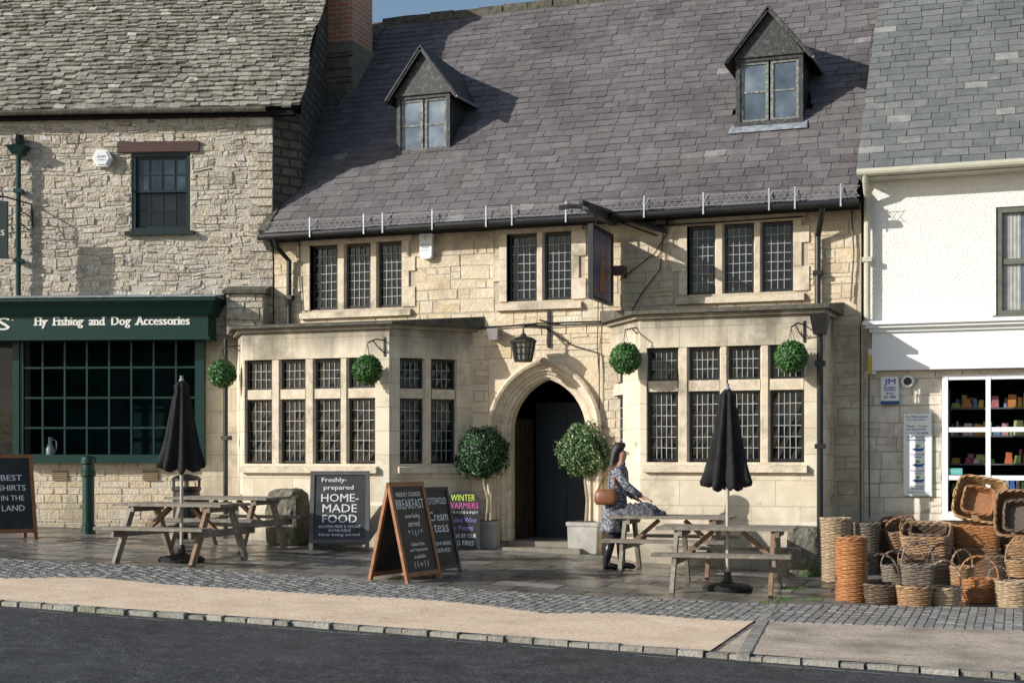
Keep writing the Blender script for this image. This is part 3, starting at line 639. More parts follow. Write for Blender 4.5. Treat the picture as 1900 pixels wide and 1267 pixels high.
cab([(556,445),(556,520),(560,590)]); cab([(1110,560),(1108,640),(1112,700)]); cab([(1150,520),(1215,470),(1240,430)]); cab([(885,610),(1000,600),(1130,596)],r=.012); cab([(1200,420),(1340,412),(1490,402)],r=.010)
# ================================================================ LEFT BUILDING
AL=rad(15.6); FL=F(-10.6,0,AL)
lbd=root('stone_shop_building','grey rubble stone building with mossy stone tiled roof and dark green shopfront','building',(-10.6,0,0),AL)
xe0=FL.x(-260); ez=6.86
sw=(FL.x(244),FL.x(353),FL.z(298,430),FL.z(298,283))
shp=(FL.x(45),FL.x(373),FL.z(210,853),FL.z(210,625)); dr=(FL.x(-90),FL.x(36),-.3,shp[3])
Hs=[sw,shp,dr]
mb=MB(); wall_holes(mb,xe0,0,-.3,ez,Hs,0,.25); mb.build('wall',m['mortL'],lbd)
lint=(FL.x(220),FL.x(370),sw[3],FL.z(298,264))
fas=(xe0,FL.x(400),shp[3],FL.z(210,550))
mb=MB(); stones(mb,xe0,-.02,shp[3],ez-.02,[sw,lint,fas],0,.125,.17,.019,.013,(.001,.008),split=.75,smin=.09)
mb.wob(.06,[sw,lint],1.1,.010)
for i in range(26):
    z=3.5+i*.135
    if z<ez-.1: stone(mb,-.36 if i%2 else -.24,0.015,z,z+.13,-.012,.03)
mb.build('stonework',m['rubL'],lbd)
mb=MB(); stones(mb,xe0,FL.x(398),-.3,shp[3],[shp,dr],0,.11,.26,.014,.004); mb.build('lower_stonework',m['rubP'],lbd)
mb=MB(); mb.box(FL.x(377),-.02,-.05,-.001,-.3,shp[3]); mb.build('corner_pilaster',m['ash'],lbd)
LR=2.7; LH=LR*math.tan(rad(50))
mb=MB(); gx=.36
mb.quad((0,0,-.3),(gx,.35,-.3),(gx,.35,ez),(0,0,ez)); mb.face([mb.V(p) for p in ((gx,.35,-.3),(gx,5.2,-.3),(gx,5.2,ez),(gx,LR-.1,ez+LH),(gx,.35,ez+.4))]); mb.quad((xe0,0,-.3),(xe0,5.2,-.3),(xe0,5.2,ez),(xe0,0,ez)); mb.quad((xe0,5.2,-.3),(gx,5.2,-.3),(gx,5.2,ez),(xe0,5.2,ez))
mb.build('side_wall',M('shaded_gable_stone',[(.05,.043,.035),(.13,.11,.085),(.22,.19,.145)],mix=.6,scale=8,rough=.95,bump=1,bscale=18,dist=.04,brick=(.3,.14,(.06,.052,.042),.02)),lbd)  # the gable's shade is put into these dark stone colours
PL=rad(50); SLl=(LR+.2)/math.cos(PL)
mb=MB()
mb.quad((xe0,-.15,ez-.04),(gx+.08,-.15,ez-.04),(gx+.08,LR,ez-.04+(LR+.15)*math.tan(PL)),(xe0,LR,ez-.04+(LR+.15)*math.tan(PL))); mb.quad((xe0,LR,ez+LH+.15),(gx+.08,LR,ez+LH+.15),(gx+.08,5.5,ez),(xe0,5.5,ez))
mb.box(xe0,gx,-.14,.0,ez-.12,ez-.05); mb.build('roof_deck',m['rbase'],lbd)
mb=MB(); tiles(mb,xe0,lambda t:gx+.1+.04*math.sin(t*3),-.2,ez,PL,SLl,lambda t:.125-.008*t,.165,.034,None,.013,.03); mb.build('roof',m['slL'],lbd)
mb=MB(); mb.tube([(xe0,-.22,ez-.05),(-3,-.22,ez-.04),(-.05,-.22,ez-.05)],.045,8); mb.build('gutter',m['coping'],lbd)
mb=MB(); gridwin(mb,None,sw[0],sw[1],sw[2],sw[3],.06,1,1,.06,.03,.05)
zm=(sw[2]+sw[3])/2
w_=mb.build('window',m['darkgreen'],lbd)
mb=MB(); pb=MB(); gridwin(mb,pb,sw[0]+.06,sw[1]-.06,zm,sw[3]-.06,.06,4,2,.03,.018,.02); mb.build('sash',m['darkgreen'],w_); pb.build('pane',M('blue_reflecting_glass',[(.01,.014,.02),(.03,.045,.06),(.10,.13,.16)],scale=2.5,mix=.7,rough=.06,bump=.1),w_)
mb=MB(); pb=MB(); gridwin(mb,pb,sw[0]+.06,sw[1]-.06,sw[2]+.06,zm+.03,.10,4,2,.03,.018,.02); mb.build('sash',m['darkgreen'],w_); pb.build('pane',m['pane'],w_)
mb=MB(); mb.box(sw[0]-.08,sw[1]+.08,-.09,.1,sw[2]-.06,sw[2]); mb.build('sill',m['darkgreen'],w_)
mb=MB(); mb.box(lint[0],lint[1],-.05,.1,lint[2]+.002,lint[3]); mb.build('lintel',m['brown'],lbd)
fy=-.42; z0=FL.z(200,627,fy); z1=FL.z(200,586,fy); xR=FL.x(386,fy)
mb=MB(); mb.box(xe0,xR,fy,0,z0,z1); mb.box(xe0,xR+.03,fy-.03,0,z0-.03,z0+.015)
mb.hexa([(xe0,fy-.04,z1),(xR+.04,fy-.04,z1),(xR+.04,0,z1),(xe0,0,z1),(xe0,fy-.2,z1+.2),(xR+.14,fy-.2,z1+.2),(xR+.14,0,z1+.2),(xe0,0,z1+.2)]); mb.box(xe0,xR+.16,fy-.22,0,z1+.2,z1+.25)
fc=mb.build('fascia',m['green'],lbd)
mb=MB(); mb.hexa([(xe0,fy-.24,z1+.25),(xR+.18,fy-.24,z1+.25),(xR+.18,0,z1+.25),(xe0,0,z1+.25),(xe0,fy-.24,z1+.265),(xR+.18,fy-.24,z1+.265),(xR+.18,0,z1+.36),(xe0,0,z1+.36)]); mb.build('cornice',m['leadsheet'],fc)
zc=FL.z(207,598,fy); wt=FL.x(350,fy)-FL.x(64,fy)
lettering(fc,[('Fly  Fishing  and  Dog  Accessories',FL.x(207,fy),zc,wt,.17)],fy-.006,m['cream_l'],bold=3,serif=True,bw=.005)
lettering(fc,[('S',FL.x(6,fy),FL.z(6,601,fy),.20,.19),('.',FL.x(23,fy),FL.z(20,594,fy),.015,.015)],fy-.006,m['cream_l'],bold=2)
mb=MB(); pb=MB(); gy_=-.12
mb.box(shp[0]-.1,shp[1]+.06,gy_-.06,0,shp[2]-.05,shp[2]+.03)
gridwin(mb,pb,shp[0],shp[1],shp[2]+.03,shp[3]-.02,gy_,8,4,.05,.028,.03)
for x in (shp[0]-.06,shp[1]+.04): mb.box(x-.05,x+.05,gy_-.05,.1,shp[2]-.05,shp[3])
w_=mb.build('shop_window',m['green'],lbd); pb.build('pane',m['glass'],w_)
mb=MB(); a,b,c,d=shp
mb.quad((a,.5,c),(b,.5,c),(b,.5,d),(a,.5,d)); mb.quad((a,-.05,c),(b,-.05,c),(b,.5,c),(a,.5,c)); mb.quad((a,-.05,c),(a,.5,c),(a,.5,d),(a,-.05,d)); mb.quad((b,-.05,c),(b,-.05,d),(b,.5,d),(b,.5,c)); mb.quad((a,-.1,d),(a,.5,d),(b,.5,d),(b,-.1,d))
mb.quad((dr[0],.5,-.3),(dr[1],.5,-.3),(dr[1],.5,dr[3]),(dr[0],.5,dr[3])); mb.quad((a,gy_,d),(b,gy_,d),(b,.0,d),(a,.0,d))
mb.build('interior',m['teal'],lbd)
mb=MB(); pb=MB(); gridwin(mb,pb,dr[0]+.05,dr[1]-.05,.5,dr[3]-.05,.22,2,1,.09,.06,.03); w_=mb.build('door',m['darkgreen'],lbd); pb.build('pane',m['pane'],w_)
for px in (112,280):
    mb=MB(); x=FL.x(px); z=FL.z(px,882)
    for i in range(5): mb.box(x-.12,x+.12,-.035,-.005,z-.07+i*.033,z-.052+i*.033)
    mb.box(x-.12,x+.12,-.022,-.004,z-.07,z+.08); mb.build('air_vent',P('terracotta_vent',(.30,.22,.14),.9),lbd)
xa=FL.x(34,-.12); pipe(lbd,[(xa,-.12,FL.z(34,290,-.12)),(xa,-.12,FL.z(34,548,-.12))],.04,m['green'])
mb=MB(); zt_=FL.z(34,272,-.12); mb.hexa([(xa-.07,-.2,zt_-.13),(xa+.07,-.2,zt_-.13),(xa+.07,-.03,zt_-.13),(xa-.07,-.03,zt_-.13),(xa-.15,-.26,zt_),(xa+.15,-.26,zt_),(xa+.15,-.01,zt_),(xa-.15,-.01,zt_)]); mb.build('hopper',m['green'],lbd)
mb=MB(); mb.lathe([(.05,0),(.09,.02),(.1,.10),(.085,.16),(.04,.18)],12,(xa,-.13,zt_)); mb.build('pipe_bend',m['black'],lbd)
mb=MB(); xa,xb=FL.x(411,-.5),FL.x(495,-.1)
za_=FL.z(440,602,-.3)
stones(mb,xa+.02,xb,za_-.15,FL.z(440,545,-.3),[],-.30,.12,.28,.03); mb.rc(); mb.box(xa+.02,xb,-.299,0,za_-.15,FL.z(440,545,-.3)); 
mb.build('shoulder_wall',m['rubL'],lbd)
mb=MB(); zz=FL.z(440,545,-.3); mb.hexa([(xa-.03,-.38,zz),(xb+.05,-.38,zz),(xb+.05,0,zz),(xa-.03,0,zz),(xa-.03,-.38,zz+.05),(xb+.05,-.38,zz+.05),(xb+.05,0,zz+.15),(xa-.03,0,zz+.15)]); mb.build('coping',m['coping'],lbd)
def goods(FB,px,py,y,nm,lab,cat,build,grp=None):
    x,z=FB.L(px,py,y); w=Vector((FB.o.x+x*FB.c-y*FB.s,FB.o.y+x*FB.s+y*FB.c,z)); r=root(nm,lab,cat,w,FB.a,grp); build(r); return r
def jug(r):
    mb=MB(); mb.lathe([(.05,0),(.075,.05),(.07,.15),(.03,.24),(.03,.32),(.035,.33)],14); mb.build('body',P('pale_ceramic',(.55,.58,.62),.3),r,True)
    mb=MB(); mb.tube([(.03,0,.3),(.10,0,.27),(.1,0,.15),(.07,0,.1)],.009,6); mb.build('handle',P('pale_ceramic_b',(.5,.52,.56),.3),r)
goods(FL,93,851,.05,'jug','pale jug on the sill inside the green shop window','jug',jug)
def card(c,w,h):
    def b(r):
        mb=MB(); mb.hexa([(-w/2,0,0),(w/2,0,0),(w/2,.03,0),(-w/2,.03,0),(-w/2,.015,h),(w/2,.015,h),(w/2,.035,h),(-w/2,.035,h)]); mb.build('card',c,r)
    return b
goods(FL,283,851,.0,'price_card','yellow card standing at the foot of the green shop window','card',card(m['yellow'],.22,.06))
goods(FL,70,851,.0,'price_card','white card beside the pale jug in the shop window','card',card(m['white'],.2,.07))
# ================================================================ RIGHT BUILDING
FR=F(-1.9,0,0); rbd=root('white_shop_building','white roughcast shop building with grey slate roof and white shopfront','building',(-1.9,0,0))
XR=FR.x(2250); ez=5.3
zf0=FR.z(1750,686); zf1=FR.z(1750,598)
uw=(FR.x(1848),FR.x(1990),FR.z(1880,585),FR.z(1880,383)); cw=(FR.x(1748),FR.x(1990),FR.z(1800,953),FR.z(1800,700))
mb=MB(); wall_holes(mb,0,XR,zf1,ez,[uw],-.0,.2); mb.quad((0,0,zf1),(0,9,zf1),(0,9,ez),(0,0,ez)); mb.build('wall',m['render'],rbd)
mb=MB(); wall_holes(mb,-.05,XR,-.3,zf1,[cw],.0,.2); mb.quad((XR,0,-.3),(XR,9,-.3),(XR,9,ez),(XR,0,ez)); mb.quad((0,9,-.3),(XR,9,-.3),(XR,9,ez),(0,9,ez)); mb.build('lower_wall',m['mort'],rbd)
mb=MB(); stones(mb,.0,XR,-.3,zf0,[cw],0,.19,.34,.009,.004,(.001,.005),split=.3,smin=.16); mb.wob(.015,[cw],1.3,.004); mb.build('stonework',M('pale_limestone',[(.52,.45,.35),(.66,.58,.47),(.78,.71,.59),(.84,.78,.68)],scale=7,mix=.5,rough=.9,bump=.6,bscale=24,stain=[((.26,.22,.17),.7,1.4,.53,.70),((.86,.81,.72),.6,2.6,.54,.66),((.12,.10,.085),.5,5,.63,.75)],zd=[damp]),rbd)
mb=MB(); zrr=ez+4.9*1.008
mb.quad((-.05,-.28,ez-.02),(XR,-.28,ez-.02),(XR,4.6,zrr-.02),(-.05,4.6,zrr-.02)); mb.quad((-.05,4.6,zrr),(XR,4.6,zrr),(XR,9.5,ez),(-.05,9.5,ez)); mb.face([mb.V((-.04,0,ez-.5)),mb.V((-.04,4.6,zrr-.5)),mb.V((-.04,4.6,zrr)),mb.V((-.04,-.2,ez+.05))]); mb.build('roof_deck',m['rbase'],rbd)
mb=MB(); tiles(mb,-.07,XR,-.3,ez+.01,PT,4.9/math.cos(PT),.17,.28,.014,None,.006,.02); mb.build('roof',m['slR'],rbd)
mb=MB(); mb.tube([(-.05,-.36,ez-.05),(XR,-.36,ez-.05)],.05,10); mb.box(-.03,XR,-.3,0,ez-.11,ez-.04); mb.build('gutter',m['cream'],rbd)
xa=FR.x(1609,-.1); pipe(rbd,[(xa,-.36,ez-.06),(xa,-.3,ez-.15),(xa,-.1,ez-.35),(xa,-.1,zf1+.05)],.042,m['cream'])
mb=MB(); gridwin(mb,None,uw[0],uw[1],uw[2],uw[3],.07,2,2,.07,.07,.05); mb.box(uw[0]-.04,uw[1]+.04,-.06,.1,uw[2]-.06,uw[2]); w_=mb.build('window',m['olive'],rbd)
mb=MB(); mb.quad((uw[0],.09,uw[2]),(uw[1],.09,uw[2]),(uw[1],.09,uw[3]),(uw[0],.09,uw[3])); mb.build('pane',m['paneB'],w_)
mb=MB()
for i in range(10): xk=uw[0]+.08+i*.022; mb.quad((xk,.083-.006*(i%2),uw[2]+.05),(xk+.022,.083-.006*((i+1)%2),uw[2]+.05),(xk+.022,.083-.006*((i+1)%2),uw[3]-.07),(xk,.083-.006*(i%2),uw[3]-.07))
mb.build('curtain',P('pale_curtain',(.35,.35,.33),.9),w_)
fy=-.18; mb=MB(); x0_=FR.x(1618,fy); mb.box(x0_,XR,fy,0,zf0,zf1-.12); mb.box(x0_-.03,XR,fy-.04,0,zf1-.12,zf1-.07); mb.box(x0_-.08,XR,fy-.10,0,zf1-.07,zf1-.03); mb.box(x0_-.11,XR,fy-.14,0,zf1-.03,zf1+.015)
mb.build('fascia',m['white'],rbd)
mb=MB(); a,b,c,d=cw
for px0,px1 in ((1748,1759),(1829,1838),(1905,1914),(1979,1990)): mb.box(FR.x(px0),FR.x(px1),-.04,.05,c,d)
for py in (700,797,886,953): z=FR.z(1800,py); mb.box(a,b,-.03,.04,z-.03,z+.03)
w_=mb.build('shop_window',m['white'],rbd)
mb=MB(); mb.quad((a,.0,c),(b,.0,c),(b,.0,d),(a,.0,d)); mb.build('pane',m['glass'],w_)
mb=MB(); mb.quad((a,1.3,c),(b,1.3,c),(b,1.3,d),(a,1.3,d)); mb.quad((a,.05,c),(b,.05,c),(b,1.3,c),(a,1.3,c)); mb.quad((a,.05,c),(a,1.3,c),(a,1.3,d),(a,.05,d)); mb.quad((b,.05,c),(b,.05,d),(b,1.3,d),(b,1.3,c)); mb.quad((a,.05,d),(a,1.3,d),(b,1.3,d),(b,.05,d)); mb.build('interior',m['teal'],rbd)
mb=MB(); mb.box(a-.02,b,-.1,-.001,c-.08,c-.03); mb.build('sill',m['white'],rbd)
sh=root('display_shelves','shelves of colourful packets inside the white shop window','shelves',(-1.9+a+.05,.32,c))
mb=MB(); W_=b-a-.1
for z in (.25,.62,.98,1.34): mb.box(0,W_,0,.3,z,z+.015)
mb.box(0,.03,0,.3,0,1.6); mb.box(W_-.03,W_,0,.3,0,1.6); mb.build('shelf_frame',P('shelf_metal',(.16,.16,.16),.6),sh)
pk=M('packets',[(.62,.10,.04),(.68,.40,.07),(.12,.38,.12),(.70,.62,.2),(.06,.14,.45),(.74,.70,.64),(.48,.06,.12),(.10,.08,.07)],mix=.05,rough=.6,bump=0)
mb=MB()
for z in (.27,.64,1.0,1.36):
    for yy in (.02,.14):
        x=.04
        while x<W_-.1:
            w=R.uniform(.04,.16)
            if R.random()<.72: mb.rc(); hh=R.uniform(.06,.20); mb.hexa([(x,yy,z),(x+w-.01,yy,z),(x+w-.01,yy+.1,z),(x,yy+.1,z),(x+w*R.uniform(0,.3),yy+.02,z+hh),(x+w*R.uniform(.6,.95),yy+.02,z+hh*R.uniform(.8,1)),(x+w*.9,yy+.1,z+hh),(x+w*.1,yy+.1,z+hh)])
            x+=w
tag(mb.build('packets',pk,sh),kind='stuff')
# ================================================================ FIXTURES
def fix(nm,lab,cat,px,py,Y,grp=None,rz=0): return root(nm,lab,cat,W(px,py,Y),rz,grp)
r=fix('alarm_box','tall white alarm box on the pub wall between upper windows','alarm box',795,478,0)
mb=MB(); mb.prism([(-.09,.0),(-.05,-.03),(.05,-.03),(.09,0),(.10,.33),(-.10,.33)],-.11,-.02); mb.build('casing',m['white'],r)
lettering(r,[('O',0,.27,.05,.06),('SYSTEMS',0,.17,.13,.02),('ALARM',0,.13,.11,.02),('SECURITY',0,.09,.14,.02)],-.114,m['blue'])
x,z=FL.L(193,296,-.02); wx=FL.o.x+x*FL.c+.02*FL.s; wy=FL.o.y+x*FL.s-.02*FL.c
r=root('alarm_box','six sided white alarm box on the grey rubble wall','alarm box',(wx,wy,z),AL)
mb=MB(); mb.prism([(.155*math.cos(PI/3*i),.145*math.sin(PI/3*i)) for i in range(6)],-.10,0); mb.prism([(.12*math.cos(PI/3*i),.115*math.sin(PI/3*i)) for i in range(6)],-.115,-.1); mb.build('casing',m['white'],r)
lettering(r,[('ALARM',0,.02,.13,.035),('SYSTEM',0,-.03,.11,.02)],-.119,m['blue'])
r=fix('alarm_box','white alarm box with blue JM letters below the white fascia','alarm box',1652,747,0)
mb=MB(); mb.prism([(-.11,0),(-.095,-.015),(.095,-.015),(.11,0),(.11,.31),(.095,.33),(-.095,.33),(-.11,.31)],-.09,0); mb.build('casing',m['white'],r)
mb=MB(); mb.box(-.112,.112,-.093,0,-.02,.02); mb.build('lens',m['blue'],r)
lettering(r,[('JM',0,.26,.14,.09),('SECURITY',0,.19,.16,.022),('SYSTEMS',0,.16,.14,.02),('0121',0,.115,.09,.03),('351 5836',0,.07,.15,.03)],-.094,m['blue'],bold=1,bw=.003)
r=fix('bell_speaker','round white sounder on the stone wall beside the JM box','sounder',1685,708,0)
mb=MB(Matrix.Rotation(PI/2,4,'X')); mb.lathe([(.085,0),(.085,.05),(.07,.075),(.055,.08),(.05,.06)],18,cap=False); mb.build('casing',m['white'],r)
mb=MB(Matrix.Rotation(PI/2,4,'X')); mb.lathe([(.052,.05),(.03,.045),(.005,.05)],18); mb.build('grille',m['black'],r)
r=fix('junction_box','slim white and yellow box on the corner under the shop fascia','box',1620,695,0)
mb=MB(); mb.box(-.05,.05,-.12,0,0,.33); mb.build('casing',m['white'],r); mb=MB(); mb.box(-.053,.0,-.123,-.02,.0,.25); mb.build('yellow_panel',m['yellow'],r)
r=fix('wall_poster','tall white community poster on the stone wall beside the shop window','poster',1703,920,0)
mb=MB(); mb.box(-.18,.18,-.045,-.025,0,1.07); mb.build('frame',P('pale_green_frame',(.50,.68,.53),.5),r)
mb=MB(); mb.box(-.17,.17,-.048,-.045,.01,1.06); mb.build('panel',m['white'],r)
lettering(r,[('Midcounties',.02,1.02,.20,.028),('Co-operative',-.02,.98,.22,.03),('Your',-.09,.90,.1,.035),('co-operative',-.02,.855,.24,.035),('to serve',.06,.81,.14,.033),('our local',-.03,.765,.22,.035),('community',-.02,.72,.24,.035),('Community',0,.535,.17,.026),('Owned',0,.505,.10,.024),('Community',0,.325,.17,.026),('Led',0,.295,.07,.024),('Community',0,.125,.17,.026),('Rewarding',0,.095,.15,.024)],-.050,m['blue'],bold=1,bw=.002)
lettering(r,[('The',-.13,1.02,.05,.025),('local',.06,.90,.1,.035),('proud',-.09,.81,.12,.033),('dividend rewarding you',0,.05,.28,.018)],-.050,m['lime'],bold=1,bw=.002)
for z in (.6,.4,.2):
    mb=MB(); mb.prism([(-.07,z),(-.02,z-.025),(.06,z-.02),(.09,z+.02),(.02,z+.01),(-.03,z+.02)],-.051,-.049); mb.build('hand_symbol',m['blue'],r)
    mb=MB(); mb.prism([(-.035,z+.04),(0,z+.015),(.04,z+.04),(0,z+.07)],-.051,-.049); mb.build('leaf_symbol',m['lime'],r)
r=fix('window_sticker','small turquoise sticker inside the white shop window','sticker',1772,880,-.006); mb=MB(); mb.box(-.09,.09,-.004,0,0,.08); mb.build('sticker',P('turquoise',(.1,.45,.42),.6),r)
lettering(r,[('OPEN 7am-10pm',0,.04,.15,.02)],-.007,m['white'])
r=root('hanging_sign','painted pub sign board in a black frame hanging square to the wall','sign',(W(1120,0,-.5)[0],0,W(1120,560,-.5)[2]))
hh=.93
mb=MB(); 
mb.box(-.035,.035,-1.12,-.12,-.02,.02);mb.box(-.035,.035,-1.12,-.12,hh-.02,hh+.03);mb.box(-.035,.035,-1.12,-1.08,.02,hh-.02);mb.box(-.035,.035,-.16,-.12,.02,hh-.02); mb.build('frame',m['black'],r)
art=M('painted_sign_picture',[(.015,.025,.09),(.04,.07,.20),(.08,.10,.22),(.22,.11,.12),(.05,.07,.16)],scale=4,mix=1,rough=.35,bump=0)
mb=MB(); mb.box(-.02,.02,-1.08,-.16,.02,hh-.02); mb.build('picture_panel',art,r)
mb=MB(); mb.hexa([(.021,-.78,.12),(.024,-.78,.12),(.024,-.45,.12),(.021,-.45,.12),(.021,-.70,.55),(.024,-.70,.55),(.024,-.52,.55),(.021,-.52,.55)]); mb.lathe([(.0,.56),(.05,.59),(.06,.65),(.03,.71),(0,.72)],8,(.02,-.61,0),ex=.1); mb.build('painted_figure',P('painted_figure_orange',(.42,.17,.09),.5),r)
mb=MB(); mb.beam((0,.0,hh+.22),(0,-1.35,hh+.22),.09,.10); mb.beam((.1,0,hh+.3),(-.02,-1.5,hh+.25),.05,.05); mb.build('beam',m['blackw'],r)
mb=MB()
for y in (-.3,-.88): mb.beam((0,y,hh+.02),(0,y,hh+.18),.015,.015)
mb.tube([(0,-1.25,hh+.22),(-.25,-1.2,hh+.26),(-.45,-1.0,hh+.28)],.035,6); mb.tube([(0,-.55,hh+.2),(.3,-.2,hh+.12),(.62,0,hh+.0)],.012,6); mb.beam((.05,-.3,hh+.3),(.75,-.02,hh+.05),.06,.06); mb.build('bracket',m['black'],r)
r=fix('wall_lamp','square black floodlight high on the wall by the hanging sign','lamp',1232,420,-.02)
mb=MB(); mb.box(-.07,.07,-.2,-.05,0,.10); mb.beam((0,-.08,.05),(0,0,.12),.03,.03); mb.build('housing',m['black'],r)
r=fix('bracket_lamp','rusty box lamp on a short arm right of the hanging sign','lamp',1158,515,0)
mb=MB(); mb.box(-.09,.09,-.36,-.17,.0,.12,.006); mb.build('housing',P('rusty_steel',(.10,.06,.045),.8),r); mb=MB(); mb.tube([(0,-.2,.06),(.02,-.05,.05),(.02,0,.0)],.018,6); mb.build('arm',m['black'],r)
r=fix('security_light','small grey security light left of the lantern','lamp',922,632,0)
mb=MB(); mb.hexa([(-.06,-.16,.0),(.06,-.16,.0),(.05,-.03,.0),(-.05,-.03,.0),(-.08,-.2,.16),(.08,-.2,.16),(.05,-.03,.16),(-.05,-.03,.16)]); mb.build('housing',P('grey_plastic',(.3,.29,.27),.6),r); mb=MB(); mb.box(-.02,.02,-.03,0,.03,.13); mb.build('mount',m['black'],r)
r=root('wall_lantern','black glazed lantern hanging over the arched doorway','lantern',W(971,648,-.42))
mb=MB(); mb.lathe([(.17,.10),(.155,.09),(.12,-.14),(.125,-.15)],6,cap=False)
mb.build('glass',P('pale_lantern_glass',(.22,.21,.17),.2),r)
mb=MB()
for i in range(6):
    a=2*PI*i/6; mb.beam((.172*math.cos(a),.172*math.sin(a),.10),(.125*math.cos(a),.125*math.sin(a),-.15),.018,.018)
    a+=PI/6; mb.beam((.152*math.cos(a),.152*math.sin(a),.10),(.112*math.cos(a),.112*math.sin(a),-.15),.010,.010)
mb.lathe([(.195,.09),(.195,.115),(.13,.16),(.05,.18),(.03,.22)],6); mb.lathe([(.13,-.175),(.135,-.145)],6)
for z,r_ in ((.02,.158),(-.07,.140)): mb.lathe([(r_,z-.006),(r_+.004,z+.006)],6,cap=False)
mb.build('frame',m['black'],r)
mb=MB(); mb.tube([(0,0,.2),(0,0,.30),(.1,.05,.34),(.22,.25,.32),(.24,.42,.30)],.016,6); mb.beam((.24,.4,.05),(.24,.4,.56),.04,.04); mb.beam((.1,.40,.44),(.42,.40,.36),.02,.02); mb.beam((.24,.42,.32),(0,0,.34),.02,.03); mb.build('bracket',m['black'],r)
x,z=FL.L(-6,480,-.62); r=root('hanging_sign','dark green projecting shop sign on a scrolled bracket at the left edge','sign',(FL.o.x+x*FL.c+.62*FL.s,FL.o.y+x*FL.s-.62*FL.c,z),AL)
mb=MB(); mb.box(-.32,.17,-.02,.02,0,.85); mb.build('board',m['darkgreen'],r)
lettering(r,[('S',.10,.38,.06,.08)],-.024,m['cream_l'],bold=0)
mb=MB(); mb.tube([(-.4,0,.92),(.05,.2,.95),(.3,.55,.9),(.3,.6,.55)],.014,6); mb.tube([(.28,.5,.5),(.18,.3,.62),(.24,.4,.75),(.3,.52,.7)],.01,6); mb.build('bracket',m['black'],r)
# ---------------------------------------------------------------- leaf balls
def leafball(mb,c,r,n,sz,sq=1,lump=.06,core=True):
    c=Vector(c); ph=[R.uniform(0,6) for _ in range(6)]
    if core:
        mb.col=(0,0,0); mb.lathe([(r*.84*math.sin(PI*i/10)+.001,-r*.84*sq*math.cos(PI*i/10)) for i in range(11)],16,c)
    for i in range(n):
        z=R.uniform(-1,1); a=R.uniform(0,2*PI); s=math.sqrt(1-z*z); d=Vector((s*math.cos(a),s*math.sin(a),z))
        l=1+lump*(math.sin(4*a+ph[0])*math.sin(5*z+ph[1])+math.sin(7*a+ph[2]+3*z))
        rr=r*l*R.uniform(.84,1.03); p=c+Vector((d.x*rr,d.y*rr,d.z*rr*sq))
        nn=(d+Vector((R.gauss(0,.55),R.gauss(0,.55),R.gauss(0,.55)))).normalized(); t=nn.cross(Vector((R.random(),R.random(),R.random()))).normalized(); b=nn.cross(t); k=sz*R.uniform(.6,1.3)
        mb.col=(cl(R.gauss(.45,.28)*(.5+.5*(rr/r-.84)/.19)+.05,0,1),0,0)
        mb.quad(p-t*k,p-b*k*.5,p+t*k,p+b*k*.5)
proto=None
for i,(px,py,pr,Y,lab) in enumerate(((413,693,25,-1.0,'round green topiary ball hanging at the left corner of the left bay'),(682,686,26,-1.3,'round green topiary ball hanging over the right end of the left bay front'),(1160,665,27,-1.15,'round green topiary ball hanging at the left corner of the right bay'),(1468,662,28,-1.2,'round green topiary ball hanging before the rightmost light of the right bay'))):
    loc=Vector(W(px,py,Y))
    if proto is None:
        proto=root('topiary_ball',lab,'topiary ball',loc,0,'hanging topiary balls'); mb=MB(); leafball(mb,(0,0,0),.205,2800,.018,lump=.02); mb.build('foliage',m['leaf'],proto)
        for s in ((.05,0),(-.03,.045),(-.03,-.045)): mb=MB(); mb.tube([(s[0],s[1],.17),(0,0,.36)],.004,4); mb.build('chain',m['black'],proto)
        r=proto
    else: r=copy_tree(proto); r.location=loc; r['label']=lab; r.rotation_euler=(0,0,i*1.3)
    wallY=-1.0 if px<900 and px>430 else (-.25 if px<430 else (-.9 if px>1200 else -.45))
    b_=root('hanging_bracket','black iron bracket holding the topiary ball '+('at the left corner of the left bay' if i==0 else 'near the right end of the left bay' if i==1 else 'at the left corner of the right bay' if i==2 else 'at the right end of the right bay'),'bracket',(loc.x+.12,wallY,loc.z+.4),0,'iron brackets')
    mb=MB(); dy=loc.y-wallY; mb.tube([(0,0,.02),(-.06,dy*.5,.03),(-.12,dy,-.03)],.010,6); mb.tube([(0,0,-.16),(-.05,dy*.35,-.08),(-.08,dy*.7,.0)],.008,6); mb.box(-.015,.015,-.012,.01,-.2,.07); mb.tube([(-.03,dy*.3,-.06),(-.02,dy*.2,-.12),(.0,dy*.1,-.09)],.006,5); mb.build('iron_arm',m['black'],b_)
